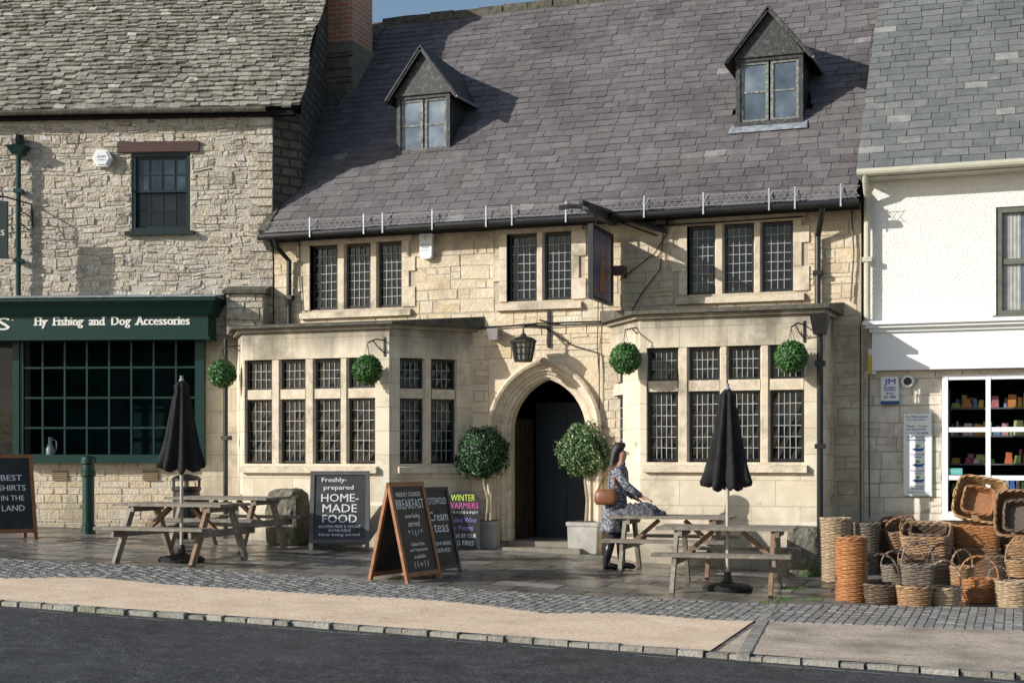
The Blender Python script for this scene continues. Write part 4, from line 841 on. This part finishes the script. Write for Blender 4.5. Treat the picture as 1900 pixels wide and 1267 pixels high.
def tree(px,py,hb,rb,pot,lf,lab,trunkh,dx=0):
    g=G(px,py); r=root('potted_tree',lab,'potted tree',g)
    pw,phh=pot
    mb=MB(); mb.hexa([(-pw*.93,-pw*.93,0),(pw*.93,-pw*.93,0),(pw*.93,pw*.93,0),(-pw*.93,pw*.93,0),(-pw,-pw,phh),(pw,-pw,phh),(pw,pw,phh),(-pw,pw,phh)]); mb.box(-pw-.012,pw+.012,-pw-.012,pw+.012,phh-.05,phh+.003); mb.build('planter',m['pot'],r)
    mb=MB(); mb.box(-pw*.85,pw*.85,-pw*.85,pw*.85,phh,phh+.01); mb.build('soil',m['soil'],r)
    mb=MB(); mb.tube([(0,0,phh),(.015,0,phh+.3),(dx*.6,0,trunkh),(dx,0,hb)],[.028,.024,.02,.012],8)
    for k in range(5):
        a=k*1.3; mb.tube([(dx*.8,0,hb-rb*.7),(dx+rb*.5*math.cos(a),rb*.5*math.sin(a),hb+rb*.1*(k-2))],[.012,.005],5)
    mb.build('trunk',m['bark'],r)
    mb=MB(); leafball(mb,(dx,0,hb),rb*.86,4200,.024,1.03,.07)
    for k in range(22):
        a=R.uniform(0,6.28); e=R.uniform(-.9,1.2); leafball(mb,(dx+rb*.74*math.cos(a)*math.cos(e),rb*.74*math.sin(a)*math.cos(e),hb+rb*.78*math.sin(e)),rb*R.uniform(.25,.40),190,.024,core=False,lump=.15)
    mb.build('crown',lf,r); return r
tree(904,1016,1.33,.38,(.15,.38),m['leaf3'],'dark round standard shrub in a grey pot left of the archway',.9,-.08)
tree(1088,1025,1.42,.39,(.215,.43),m['leaf2'],'pale leaved round standard shrub in a square stone planter right of the archway',.98,-.03)
# ---------------------------------------------------------------- chalkboards
def panelT(sp,h):
    l=math.atan2(sp/2,h); return Matrix.Translation((0,-sp/2,0))@Matrix.Rotation(-l,4,'X')
def aboard(loc,rz,w,h,sp,fm,lab,blocks,foot=.08,fwid=.05,two=True,bm='board'):
    r=root('chalkboard_sign',lab,'chalkboard',loc,rz)
    for k in range(2 if two else 1):
        T=panelT(sp,h) if k==0 else Matrix.Rotation(PI,4,'Z')@panelT(sp,h)
        mb=MB(T); L_=math.hypot(sp/2,h)
        mb.box(-w/2,-w/2+fwid,-.012,.022,0,L_);mb.box(w/2-fwid,w/2,-.012,.022,0,L_);mb.box(-w/2+fwid,w/2-fwid,-.012,.022,L_-fwid,L_);mb.box(-w/2+fwid,w/2-fwid,-.012,.022,foot,foot+fwid)
        mb.build('frame',fm,r)
        mb=MB(T); mb.box(-w/2+fwid,w/2-fwid,.0,.012,foot+fwid,L_-fwid); mb.build('board',m[bm],r)
        if k==0:
            for mat,lines in blocks: lettering(r,lines,-.004,mat,T,bold=1,bw=.003)
    return r
g=G(640,1016); lc=Vector((g[0],-1.55,gz(g[0],-1.55)))
aboard(lc,rad(24),.80,1.05,.86,m['boardf2'],'large grey framed chalkboard reading home-made food before the left bay',[(m['chalk'],[('Freshly-',-.08,1.00,.34,.085),('prepared',-.02,.89,.40,.085),('HOME-',0,.75,.50,.115),('MADE',0,.60,.46,.115),('FOOD',0,.45,.46,.115),('GLUTEN FREE & VEGGIE',0,.34,.56,.038),('AVAILABLE',0,.285,.3,.035),('Now being served',0,.22,.54,.05)])],.10,.055,bm='boardg')
g=G(786,1075); 
aboard(Vector((g[0]-.22,g[1],gz(*g[:2])-.01)),rad(82),.74,1.09,.5,m['orangewood'],'orange wood framed breakfast chalkboard standing nearest the road',[(m['chalk'],[('FRESHLY COOKED',0,.98,.52,.05),('BREAKFAST',0,.87,.58,.11),('now being',0,.73,.30,.07),('served',0,.65,.24,.07),('* \\ | / *',0,.54,.3,.08),('Gluten free',0,.42,.28,.045),('and Vegetarian',0,.35,.36,.045),('available',0,.28,.24,.045),('( ( o ) )',0,.19,.3,.08)])],.06,.05)
g=G(832,1064)
aboard(Vector((g[0]-.2,g[1]+.02,gz(*g[:2]))),rad(76),.54,1.0,.42,m['boardf'],'narrow black cream teas chalkboard just behind the orange framed one',[(m['chalk'],[('COTSWOLD',0,.86,.40,.08),('Cream',0,.68,.36,.11),('teas',.02,.54,.28,.1),('NOW BEING',0,.36,.32,.045),('SERVED',0,.28,.26,.05)]),(m['chalkp'],[('o',-.17,.54,.06,.06)])],.06,.035)
lc=W(857,1012,-.62); r=root('chalkboard_sign','arch topped black board with green and pink lettering beside the dark shrub','chalkboard',(lc[0],-.62,gz(lc[0],-.62)),rad(12))
T=Matrix.Rotation(rad(-7),4,'X'); mb=MB(T); hw=.25
pl=[(-hw,0),(hw,0),(hw,.66)]+[(hw*math.cos(a),.66+.16*math.sin(a)) for a in [PI*i/10 for i in range(1,10)]]+[(-hw,.66)]
mb.prism(pl,0,.02); mb.build('board',m['board'],r)
lettering(r,[('WINTER',0,.72,.34,.09)],-.004,m['chalkg'],T,bold=1); lettering(r,[('WARMERS',0,.61,.44,.085)],-.004,m['chalkp'],T,bold=1)
lettering(r,[('COME INSIDE & ENJOY',0,.51,.44,.045),('RELAX BY OUR',0,.19,.40,.055),('LOG FIRES',0,.09,.34,.065)],-.004,m['chalk'],T); lettering(r,[('Mulled Wine',0,.41,.40,.07),('or Pimms',0,.30,.30,.07)],-.004,m['chalkv'],T)
g=G(18,1000)
aboard(g,rad(54),.60,1.15,.55,m['orangewood'],'wood framed chalkboard reading best shirts at the left edge',[(m['chalk'],[('BEST',0,.86,.28,.08),('SHIRTS',0,.72,.36,.08),('IN THE',0,.58,.30,.07),('LAND',0,.44,.30,.08)])],.1,.05)
# ---------------------------------------------------------------- picnic tables
def picnic(loc,rz,lab):
    r=root('picnic_table',lab,'picnic table',loc,rz,'picnic tables outside the pub')
    Lh=.74
    mb=MB()
    for i in range(5):
        y=-.34+i*.138; mb.rc(); mb.box(-Lh+R.uniform(-.006,.006),Lh+R.uniform(-.006,.006),y,y+.13,.665,.70,.002)
    mb.build('tabletop',m['wood'],r)
    for s in (-1,1):
        mb=MB()
        for i in range(2): mb.rc(); y=s*.62+(i-1)*.125; mb.box(-Lh+.02,Lh-.0,y,y+.118,.40,.435,.002)
        mb.build('seat',m['wood'],r)
    for sx in (-1,1):
        x=sx*(Lh-.22)
        for s in (-1,1):
            mb=MB(); mb.rc(); mb.beam((x,s*.24,.665),(x,s*.60,-.01),.045,.09,(0,s,0)); mb.build('leg',m['woodr'] if sx>0 and s<0 else m['wood'],r)
        mb=MB(); mb.rc(); mb.box(x+.025,x+.065,-.72,.72,.315,.398); mb.build('crossbeam',m['wood'],r)
        mb=MB(); mb.box(x+.025,x+.065,-.32,.32,.60,.663); mb.build('batten',m['wood'],r)
        mb=MB(); mb.beam((x-sx*.02,0,.35),(x-sx*.36,0,.64),.045,.08,(0,1,0)); mb.build('brace',m['woodr'],r)
    return r
t1=G(337,1041); t3=G(1350,1094)
T1=picnic(t1,rad(0),'weathered picnic table with the left black parasol through it')
def more(loc,rz,lab):
    t=copy_tree(T1); t.location=loc; t.rotation_euler=(0,0,rz); t['label']=lab
l2=(t1[0]-.34,t1[1]+1.62); more((l2[0],l2[1],gz(*l2)),rad(2),'weathered picnic table behind the left parasol, nearer the shop')
more(t3,rad(4),'weathered picnic table with the right black parasol through it')
g4=G(1262,1062); l4=(g4[0]-.08,g4[1]-.1); more((l4[0],l4[1],gz(*l4)),rad(3),'weathered picnic table with a grey coat on it beside the woman')
# ---------------------------------------------------------------- parasols
def parasol(loc,top,lab,ph):
    r=root('parasol',lab,'parasol',loc,0,'closed parasols')
    mb=MB(); mb.lathe([(.27,0),(.28,.03),(.24,.06),(.10,.08),(.05,.10),(.035,.2),(.03,.2)],24); mb.build('base',m['castiron'],r,False)
    mb=MB(); mb.tube([(0,0,.1),(0,0,top-.08)],.021,10); mb.build('pole',P('pole_wood',(.45,.40,.33),.5),r)
    pr=[(.03,top-.06),(.085,top-.12),(.075,top-.19),(.10,top-.30),(.12,top-.44),(.145,top-.61),(.175,top-.80),(.205,top-.95),(.235,top-1.06),(.22,top-1.10),(.15,top-1.12)]
    mb=MB(); n=64; rings=[]
    for i,(rr,z) in enumerate(pr):
        t=i/len(pr); ring=[]
        for q in range(n):
            a=2*PI*q/n; k=1+(.10+.22*t)*math.cos(8*a+ph+t*1.5)+.07*math.sin(3*a+ph+t*2)
            zz=z+(-.035*math.cos(8*a+ph+t*1.5)+.035*math.sin(2*a+ph) if i>6 else 0)
            ring.append(mb.V((rr*k*math.cos(a),rr*k*math.sin(a),zz)))
        rings.append(ring)
    mb.skinr(rings,True); mb.build('canopy',m['canvas'],r,True)
    mb=MB(); mb.tube([(0,0,top-.08),(0,0,top-.045),(0,0,top-.03),(0,0,top)],[.03,.03,.016,.024],10); mb.build('finial',P('grey_finial',(.30,.31,.32),.6),r)
    return r
parasol(t1,2.22,'closed black parasol standing through the left picnic table',.4)
parasol(t3,2.26,'closed black parasol standing through the right picnic table',1.9)
# ---------------------------------------------------------------- bollard, bin, stones
g=G(164,990); r=root('bollard','dark green cast bollard in front of the shop window base','bollard',g)
mb=MB(); mb.lathe([(.10,0),(.10,.12),(.085,.14),(.085,.82),(.105,.84),(.105,.90),(.085,.92),(.085,1.0),(.105,1.02),(.105,1.08),(.09,1.11),(.03,1.13)],18); mb.build('post',m['green'],r)
x=W(328,0,-1.55)[0]; r=root('litter_bin','round black litter bin behind the left parasol','bin',(x,-1.3,gz(x,-1.3)))
mb=MB(); mb.lathe([(.18,0),(.19,.05),(.19,.66),(.21,.68),(.21,.72),(.19,.73)],20); mb.build('drum',m['black'],r)
mb=MB(); mb.lathe([(.21,.82),(.21,.85),(.14,.89),(.02,.91)],20)
for i in range(4): a=i*PI/2+.5; mb.beam((.18*math.cos(a),.18*math.sin(a),.72),(.18*math.cos(a),.18*math.sin(a),.83),.03,.03)
mb.build('lid',m['black'],r)
def rock(px,Y,w,d,h,lab):
    x=W(px,0,Y)[0]; mb=MB(); n=10
    nz=lambda p: mathutils.noise.noise(Vector(p)*3.1)
    g_={}
    def vert(a,b,c):
        k=(a,b,c)
        if k not in g_:
            u,v,t=a/n*2-1,b/n*2-1,c/n*2-1
            l=(abs(u)**6+abs(v)**6+abs(t)**6)**(1/6); u,v,t=u/l,v/l,t/l
            dd=1+.09*nz((u+x,v,t))+.04*nz((u*3,v*3+x,t*3)); tp=1-.06*(t+1)
            g_[k]=mb.V((u*w/2*dd*tp,v*d/2*dd*tp,(t+1)/2*h*(1+.05*nz((u,v+x,0)))-.03))
        return g_[k]
    for a in range(n):
        for b in range(n):
            for c in (0,n): mb.face([vert(a,b,c),vert(a+1,b,c),vert(a+1,b+1,c),vert(a,b+1,c)]); mb.face([vert(a,c,b),vert(a+1,c,b),vert(a+1,c,b+1),vert(a,c,b+1)]); mb.face([vert(c,a,b),vert(c,a+1,b),vert(c,a+1,b+1),vert(c,a,b+1)])
    o=mb.build('mounting_block',m['mossst']); o.location=(x,Y,gz(x,Y)); return tag(o,lab,'stone block')
rock(535,-1.4,.55,.5,.80,'big mossy stone block standing before the left bay'); rock(1491,-1.2,.42,.38,.62,'small mossy stone block under the right bay by the wicker baskets')
# ---------------------------------------------------------------- baskets
def basket(loc,a,b,h,mat,lab,flare=.0,ex=2.0,handle=0,rot=(0,0,0),belly=0,lid=False,rows=None):
    r=root('wicker_basket',lab,'basket',loc,0,'wicker baskets stacked outside the shop',rot)
    per=2*PI*(a+b)/2; k=max(10,int(per/.075)); n=k*4; nr=rows or max(5,int(h/.02)); amp=.0085
    def sec(q,sc,dsp):
        t=2*PI*q/n; c,s=math.cos(t),math.sin(t); l=(abs(c)**ex+abs(s)**ex)**(-1/ex)
        return ((a*sc+dsp)*c*l,(b*sc+dsp)*s*l)
    mb=MB(); rings=[]
    def scl(t): return 1-flare*(1-t)+belly*math.sin(PI*t)
    for i in range(nr*2+1):
        t=i/(nr*2); row=i//2; ring=[]
        for q in range(n):
            sg=1 if row%2 else -1
            d=amp*sg*math.cos(2*PI*q/n*k/2*1.0) if i%2 else -amp*.9
            if i%2: d+=amp*.6
            x,y=sec(q,scl(t),d); ring.append(mb.V((x,y,h*t)))
        rings.append(ring)
    for i,(A,B) in enumerate(zip(rings,rings[1:])):
        rowc=R.random()
        for q in range(n):
            mb.col=(cl(.5+.5*(rowc-.5)+R.uniform(-.35,.35),0,1),0,0); mb.face([A[q],A[(q+1)%n],B[(q+1)%n],B[q]])
    inn=[]
    for i in range(9):
        t=1-.94*i/8; ring=[mb.V((*sec(q,scl(t),-.018-(.006 if (i+q//2)%2 else 0)),h*t)) for q in range(n)]; inn.append(ring)
    for A,B in zip(inn,inn[1:]):
        for q in range(n): mb.col=(R.uniform(0,.5),0,0); mb.face([A[q],A[(q+1)%n],B[(q+1)%n],B[q]])
    mb.col=(.15,0,0); mb.face(inn[-1]); mb.face(rings[0][::-1])
    mb.build('woven_body',mat,r)
    mb=MB(); 
    for ph in (0,PI):
        pts=[]
        for q in range(n+1):
            x,y=sec(q%n,scl(1),-.008); w=q/n*2*PI*max(6,k//2); pts.append((x*(1+.008/a*math.cos(w+ph)),y*(1+.008/b*math.cos(w+ph)),h+.009*math.sin(w+ph)))
        mb.rc(); mb.tube(pts,.0115,5,False)
    mb.build('rim',mat,r)
    if handle:
        mb=MB()
        for ph in (0,PI):
            pts=[]
            for i in range(29):
                t=PI*i/28; w=t*9+ph; rr=a*.98
                pts.append((rr*math.cos(t),.010*math.cos(w),h-.02+handle*math.sin(t)**.75+.006*math.sin(w)))
            mb.rc(); mb.tube(pts,.009,6)
        mb.build('handle',mat,r)
    if lid=='ears':
        for s in (-1,1):
            mb=MB(); mb.tube([(s*a*.98,-.06,h),(s*a*1.02,-.05,h+.07),(s*a*1.02,.05,h+.07),(s*a*.98,.06,h)],.010,6); mb.build('handle',mat,r)
    return r
gp=G
basket(gp(1550,1078),.18,.18,.74,m['wP'],'tall pale cylindrical wicker basket, leftmost of the basket display',flare=.12,belly=-.03)
basket(gp(1607,1062),.175,.175,.62,m['wG'],'tall grey cylindrical basket behind the orange cylinder basket',flare=.15)
basket(gp(1580,1114),.165,.165,.66,m['wO'],'tall orange cylindrical wicker basket at the front left of the display',flare=.02,belly=.02)
basket(gp(1634,1118),.20,.18,.19,m['wD'],'low round dark basket with a thin arched handle, leftmost in the front row',flare=.18,handle=.34,belly=.06)
basket(gp(1662,1085),.17,.15,.22,m['wG'],'dark grey handled basket behind the leftmost front row basket',flare=.15,handle=.2)
basket(gp(1697,1124),.19,.16,.20,m['wT'],'tan oval basket under a smaller handled one in the front row',flare=.15)
p=gp(1697,1124); basket((p[0]+.03,p[1]+.02,p[2]+.215),.165,.13,.20,m['wG'],'greyish rectangular handled basket stacked on the tan oval basket',flare=.1,ex=4,handle=.26,rot=(0,0,.2))
basket(gp(1752,1124),.175,.155,.19,m['wP'],'pale oval basket with tall handle, centre of the front row',flare=.2,handle=.30,rot=(0,0,.3),belly=.05)
basket(gp(1752,1088),.20,.17,.22,m['wD'],'wide dark handled basket behind the centre of the front row',flare=.15,handle=.30,rot=(0,0,-.4))
basket(gp(1816,1117),.205,.18,.24,m['wO'],'rounded orange basket with arched handle in the front row',flare=.22,handle=.27,belly=.1,rot=(0,0,.15))
basket(gp(1882,1126),.19,.17,.26,m['wP'],'pale straight sided basket at the right end of the front row',flare=.06)
basket(gp(1938,1118),.2,.18,.28,m['wB'],'brown basket just beyond the right edge of the front row',flare=.1)
p=gp(1889,1120); basket((p[0]+.02,p[1]+.06,p[2]+.28),.15,.13,.17,m['wT'],'small tan handled basket on top at the right edge',flare=.1,handle=.26)
basket(gp(1720,1068),.30,.22,.27,m['wD'],'wide dark hamper under the open tan hamper',ex=5)
p=gp(1722,1068); basket((p[0],p[1],p[2]+.285),.30,.20,.34,m['wT'],'open tan rectangular hamper tilted toward the road',ex=5,rot=(.5,0,-.1),flare=.08,lid='ears')
basket((p[0]+.02,p[1]-.03,p[2]+.34),.22,.13,.28,m['wD'],'dark brown hamper nested inside the open tan hamper',ex=5,rot=(.5,0,-.1))
basket((p[0]-.28,p[1]+.18,p[2]+.35),.20,.15,.30,m['wB'],'brown basket leaning behind the open tan hamper on its left',ex=3,rot=(.4,-.3,.2),handle=.15)
basket(gp(1812,1070),.29,.22,.36,m['wB'],'brown rectangular hamper on the ground in the middle of the back row',ex=5)
p=gp(1812,1070); basket((p[0],p[1],p[2]+.38),.29,.2,.26,m['wO'],'orange rectangular hamper under the tilted top tray',ex=5,flare=.05)
basket((p[0]+.04,p[1]+.16,p[2]+.92),.31,.29,.20,m['wH'],'large honey wicker tray propped on its side, topmost of the display',ex=5,rot=(1.25,.18,-.05),flare=.15,lid='ears')
basket((p[0]+.03,p[1]-.02,p[2]+.93),.20,.18,.12,m['wO'],'small orange tray nested in the large honey tray',ex=5,rot=(1.25,.18,-.05),flare=.15)
basket(gp(1850,1078),.15,.13,.30,m['wD'],'small dark round basket between the hampers and the front row',flare=.12)
basket(gp(1897,1074),.24,.2,.42,m['wT'],'tan round sided hamper at the right edge of the back row',ex=3,belly=.04)
q=W(1895,958,-2.0); basket(q,.27,.27,.16,m['wB'],'brown wicker tray propped open at the right edge',ex=5,rot=(1.3,0,-.1),flare=.12)
basket((q[0],q[1]-.10,q[2]-.01),.18,.18,.10,m['wD'],'dark tray nested inside the brown tray at the right edge',ex=5,rot=(1.3,0,-.1),flare=.12)
p=gp(1897,1074); basket((p[0]+.06,p[1]+.05,p[2]+.43),.24,.2,.2,m['wH'],'honey hamper under the brown propped tray at the right edge',ex=3)
p=gp(1656,1060); basket((p[0]-.02,p[1]+.1,p[2]),.17,.15,.42,m['wG'],'grey straight basket under the tilted brown basket',flare=.1)
basket((p[0]-.02,p[1]+.08,p[2]+.48),.17,.14,.18,m['wB'],'small brown basket tilted on the grey straight basket',ex=2.6,rot=(.9,0,.2),flare=.15,handle=.15)
basket(gp(1690,1082),.15,.13,.28,m['wB'],'slim brown basket tucked behind the stacked pair',flare=.1,handle=.2)
basket(gp(1785,1094),.14,.12,.26,m['wT'],'little tan basket between the dark handled and orange baskets',flare=.1,handle=.22,rot=(0,0,.6))
basket(gp(1853,1112),.12,.11,.18,m['wG'],'little grey basket between the orange and pale front baskets',flare=.1,handle=.20,rot=(0,0,.2))
# ---------------------------------------------------------------- woman
wl=G(1142,1055)
wr=root('person','dark haired woman in a patterned coat with a tan bag reaching over the picnic table','person',wl,rad(2))
def skinmesh(name,V,E,mat,par,sub=2):
    me=bpy.data.meshes.new(name); me.from_pydata([v[:3] for v in V],E,[]); ob=bpy.data.objects.new(name,me); COL.objects.link(ob)
    md=ob.modifiers.new('s','SKIN'); md.use_smooth_shade=True
    for i,v in enumerate(V): me.skin_vertices[0].data[i].radius=(v[3],v[3] if len(v)<5 else v[4])
    me.skin_vertices[0].data[0].use_root=True
    sb=ob.modifiers.new('u','SUBSURF'); sb.levels=sub; sb.render_levels=sub
    dg=bpy.context.evaluated_depsgraph_get(); nm=bpy.data.meshes.new_from_object(ob.evaluated_get(dg)); bpy.data.objects.remove(ob)
    nm.materials.clear(); nm.materials.append(mat)
    o=bpy.data.objects.new(name,nm); COL.objects.link(o); o.parent=par; return o
V=[];E=[]
def av(x,y,z,r,par=None,r2=None):
    V.append((x,y,z,r) if r2 is None else (x,y,z,r,r2)); 
    if par is not None: E.append((par,len(V)-1))
    return len(V)-1
pel=av(0,0,.80,.11); sp1=av(.01,0,.95,.10,pel); sp2=av(.03,0,1.10,.105,sp1); nk=av(.055,0,1.26,.05,sp2); nk2=av(.07,0,1.33,.045,nk)
sk=av(.085,0,1.40,.072,nk2); sk2=av(.075,0,1.475,.07,sk)
rs=av(.05,-.14,1.22,.05,nk); re=av(.19,-.20,1.03,.037,rs); rw=av(.37,-.18,.90,.024,re); rh=av(.42,-.175,.875,.024,rw)
for i,(dy,l) in enumerate(((-.03,.055),(-.01,.065),(.01,.062),(.028,.05))):
    k=av(.455,-.175+dy,.862,.0095,rh); k2=av(.455+l*.5,-.175+dy*1.2,.852,.0085,k); av(.455+l*.8,-.175+dy*1.25,.833,.007,k2)
t_=av(.43,-.135,.865,.011,rh); av(.46,-.115,.85,.009,t_)
ls=av(.05,.14,1.22,.05,nk); le=av(.05,.21,1.0,.037,ls); lw=av(.19,.17,.88,.024,le); lh=av(.24,.16,.86,.024,lw)
for i,(dy,l) in enumerate(((-.028,.05),(-.01,.06),(.01,.058),(.026,.048))):
    k=av(.27,.16+dy,.845,.0095,lh); k2=av(.27+l*.5,.16+dy,.825,.0085,k); av(.27+l*.6,.16+dy,.80,.007,k2)
t_=av(.245,.12,.85,.011,lh); av(.27,.105,.83,.009,t_)
for s,fx in ((-1,-.09),(1,.07)):
    hp=av(.0,s*.075,.74,.085,pel); kn=av(fx*.4+.03,s*.075,.43,.052,hp); ak=av(fx-.01,s*.07,.09,.035,kn); ht=av(fx+.05,s*.07,.04,.035,ak); av(fx+.13,s*.075,.03,.025,ht)
skinmesh('body',V,E,m['skin'],wr)
mb=MB(); mb.lathe([(.004,.03),(.010,.01),(.012,0),(.004,-.006)],8,(.160,0,1.415)); mb.build('nose',m['skin'],wr,True)
for s in (-1,1):
    mb=MB(); mb.lathe([(.001,-.006),(.007,0),(.001,.006)],8,(.150,s*.03,1.445)); mb.build('eye',m['hair'],wr)
mb=MB(); mb.lathe([(.001,-.006),(.012,0),(.001,.006)],8,(.150,0,1.375),ex=.6,ey=1.3); mb.build('mouth',m['lip'],wr)
mb=MB(); hr=[]
for (cx_,cz,rx,ry_) in ((.062,1.570,.02,.02),(.058,1.558,.062,.06),(.048,1.525,.086,.085),(.030,1.48,.080,.096),(.008,1.43,.070,.096),(-.008,1.37,.062,.092),(-.020,1.30,.060,.095),(-.030,1.22,.058,.092),(-.038,1.13,.052,.078),(-.040,1.06,.04,.055),(-.040,1.02,.018,.025)):
    hr.append([mb.V((cx_+rx*math.cos(2*PI*q/20)*(1+.05*math.sin(5*q)),ry_*math.sin(2*PI*q/20)*(1+.05*math.cos(3*q)),cz)) for q in range(20)])
mb.skinr(hr); mb.build('hair',m['hair'],wr,True)
mb=MB(); hr=[]
for (cx_,cz,rx,ry_) in ((.06,1.285,.055,.065),(.05,1.26,.085,.14),(.04,1.2,.115,.175),(.04,1.1,.125,.165),(.02,.98,.115,.15),(.01,.88,.13,.165),(0,.76,.15,.185),(-.005,.62,.165,.20),(-.01,.50,.18,.21),(-.01,.46,.18,.21),(-.01,.47,.15,.18)):
    fo=1 if cz<.9 else .25
    hr.append([mb.V((cx_+rx*math.cos(2*PI*q/42)*(1+.06*math.sin(7*2*PI*q/42+cz*3)*fo+.02*math.sin(3*q+cz*20)),ry_*math.sin(2*PI*q/42)*(1+.04*math.sin(5*2*PI*q/42+cz*5)*fo),cz)) for q in range(42)])
mb.skinr(hr)
mb.tube([(.05,-.12,1.23),(.10,-.18,1.15),(.19,-.20,1.03),(.28,-.19,.965),(.36,-.18,.908)],[.06,.058,.052,.044,.036],12); mb.tube([(.05,.12,1.23),(.055,.19,1.12),(.05,.21,1.0),(.12,.19,.94),(.185,.17,.885)],[.06,.058,.052,.044,.036],12)
mb.build('coat',m['coat'],wr,True)
mb=MB(); mb.tube([(.045,-.02,1.30),(.06,0,1.27)],[.075,.08],12); mb.build('collar',m['fur'],wr,True)
for s,fx in ((-1,-.09),(1,.07)):
    mb=MB(); mb.tube([(.0,s*.075,.70),(fx*.4+.03,s*.075,.43),(fx*.6,s*.072,.30)],[.092,.062,.056],12); mb.build('legging',m['legg'],wr,True)
    mb=MB(); mb.tube([(fx*.55+.01,s*.073,.36),(fx*.8,s*.072,.22),(fx-.01,s*.07,.10),(fx-.005,s*.07,.04),(fx-.005,s*.07,.0)],[.060,.056,.047,.046,.044],12); mb.tube([(fx-.03,s*.07,.035),(fx+.05,s*.07,.042),(fx+.12,s*.073,.032),(fx+.165,s*.075,.025)],[.034,.040,.036,.018],12); mb.build('boot',m['bootm'],wr,True)
bg=root('shoulder_bag','tan leather shoulder bag at the woman\'s hip','bag',(wl[0]-.06,wl[1]-.22,wl[2]+.80),rad(4))
mb=MB(); hr=[]
for (z,a,b) in ((0,.12,.045),(.04,.15,.06),(.12,.145,.055),(.18,.12,.035),(.19,.09,.02)):
    hr.append([mb.V((a*math.copysign(abs(math.cos(t))**.6,math.cos(t)),b*math.sin(t),z)) for t in [2*PI*q/20 for q in range(20)]])
mb.skinr(hr); mb.build('pouch',m['bag'],bg,True)
mb=MB(); mb.tube([(-.10,0,.17),(-.05,.04,.32),(.05,.06,.46),(.10,.14,.495),(.12,.2,.43)],.011,6); mb.tube([(.10,0,.17),(.10,.05,.34),(.09,.1,.45)],.011,6); mb.build('strap',m['bag'],bg)
px_=(l4[0]-.40,l4[1]-.10); r=root('folded_coat','grey fluffy coat bundled on the table beside the woman\'s hand','coat',(px_[0],px_[1],gz(*l4)+.70),rad(4))
mb=MB(); nx,ny=44,26; nzz=mathutils.noise.noise; grid=[]
for i in range(nx+1):
    row=[]
    for k in range(ny+1):
        u,v=i/nx*2-1,k/ny*2-1; l=max(abs(u),abs(v)); rr=math.hypot(u,v); 
        uu,vv=(u*l/rr,v*l/rr) if rr>0 else (0,0); e=1+.18*nzz(Vector((uu*2,vv*2,1)))
        fold=abs(nzz(Vector((uu*3.2+.5,vv*2.2,2))))*.10+abs(nzz(Vector((uu*7,vv*6,5))))*.035
        h=(max(0,1-l**3))**.5*(.075+fold+.03*math.sin(uu*3+1))
        row.append(mb.V((uu*.36*e,vv*.19*e,h)))
    grid.append(row)
for i in range(nx):
    for k in range(ny): mb.rc(); mb.face([grid[i][k],grid[i+1][k],grid[i+1][k+1],grid[i][k+1]])
mb.build('bundle',m['fur'],r,True)
# ================================================================ CAMERA + LIGHT
cam=bpy.data.cameras.new('camera'); co=bpy.data.objects.new('camera',cam); COL.objects.link(co)
co.location=(0,-CD,CH); co.rotation_euler=(PI/2,0,TH); cam.sensor_width=36; cam.lens=f/1900*36; cam.shift_y=216.5/1900; cam.clip_end=2000; cam.clip_start=.1
S.camera=co
sd=Vector((1.56,1.30,-.84)).normalized(); el=math.asin(-sd.z)
sun=bpy.data.lights.new('sun','SUN'); sun.energy=5; sun.angle=rad(.5); sun.color=(1,.97,.91); so=bpy.data.objects.new('sun',sun); COL.objects.link(so)
so.rotation_euler=sd.to_track_quat('-Z','Y').to_euler(); so.location=(-20,-20,15)
w=bpy.data.worlds.new('World'); S.world=w; w.use_nodes=True; nt=w.node_tree; bg_=nt.nodes['Background']
sky=nt.nodes.new('ShaderNodeTexSky'); sky.sky_type='NISHITA'; sky.sun_disc=False; sky.sun_elevation=el
sky.sun_rotation=math.atan2(-sd.x,-sd.y); nt.links.new(sky.outputs[0],bg_.inputs[0]); bg_.inputs[1].default_value=.125
S.view_settings.view_transform='Standard'; S.view_settings.look='None'; S.view_settings.exposure=0
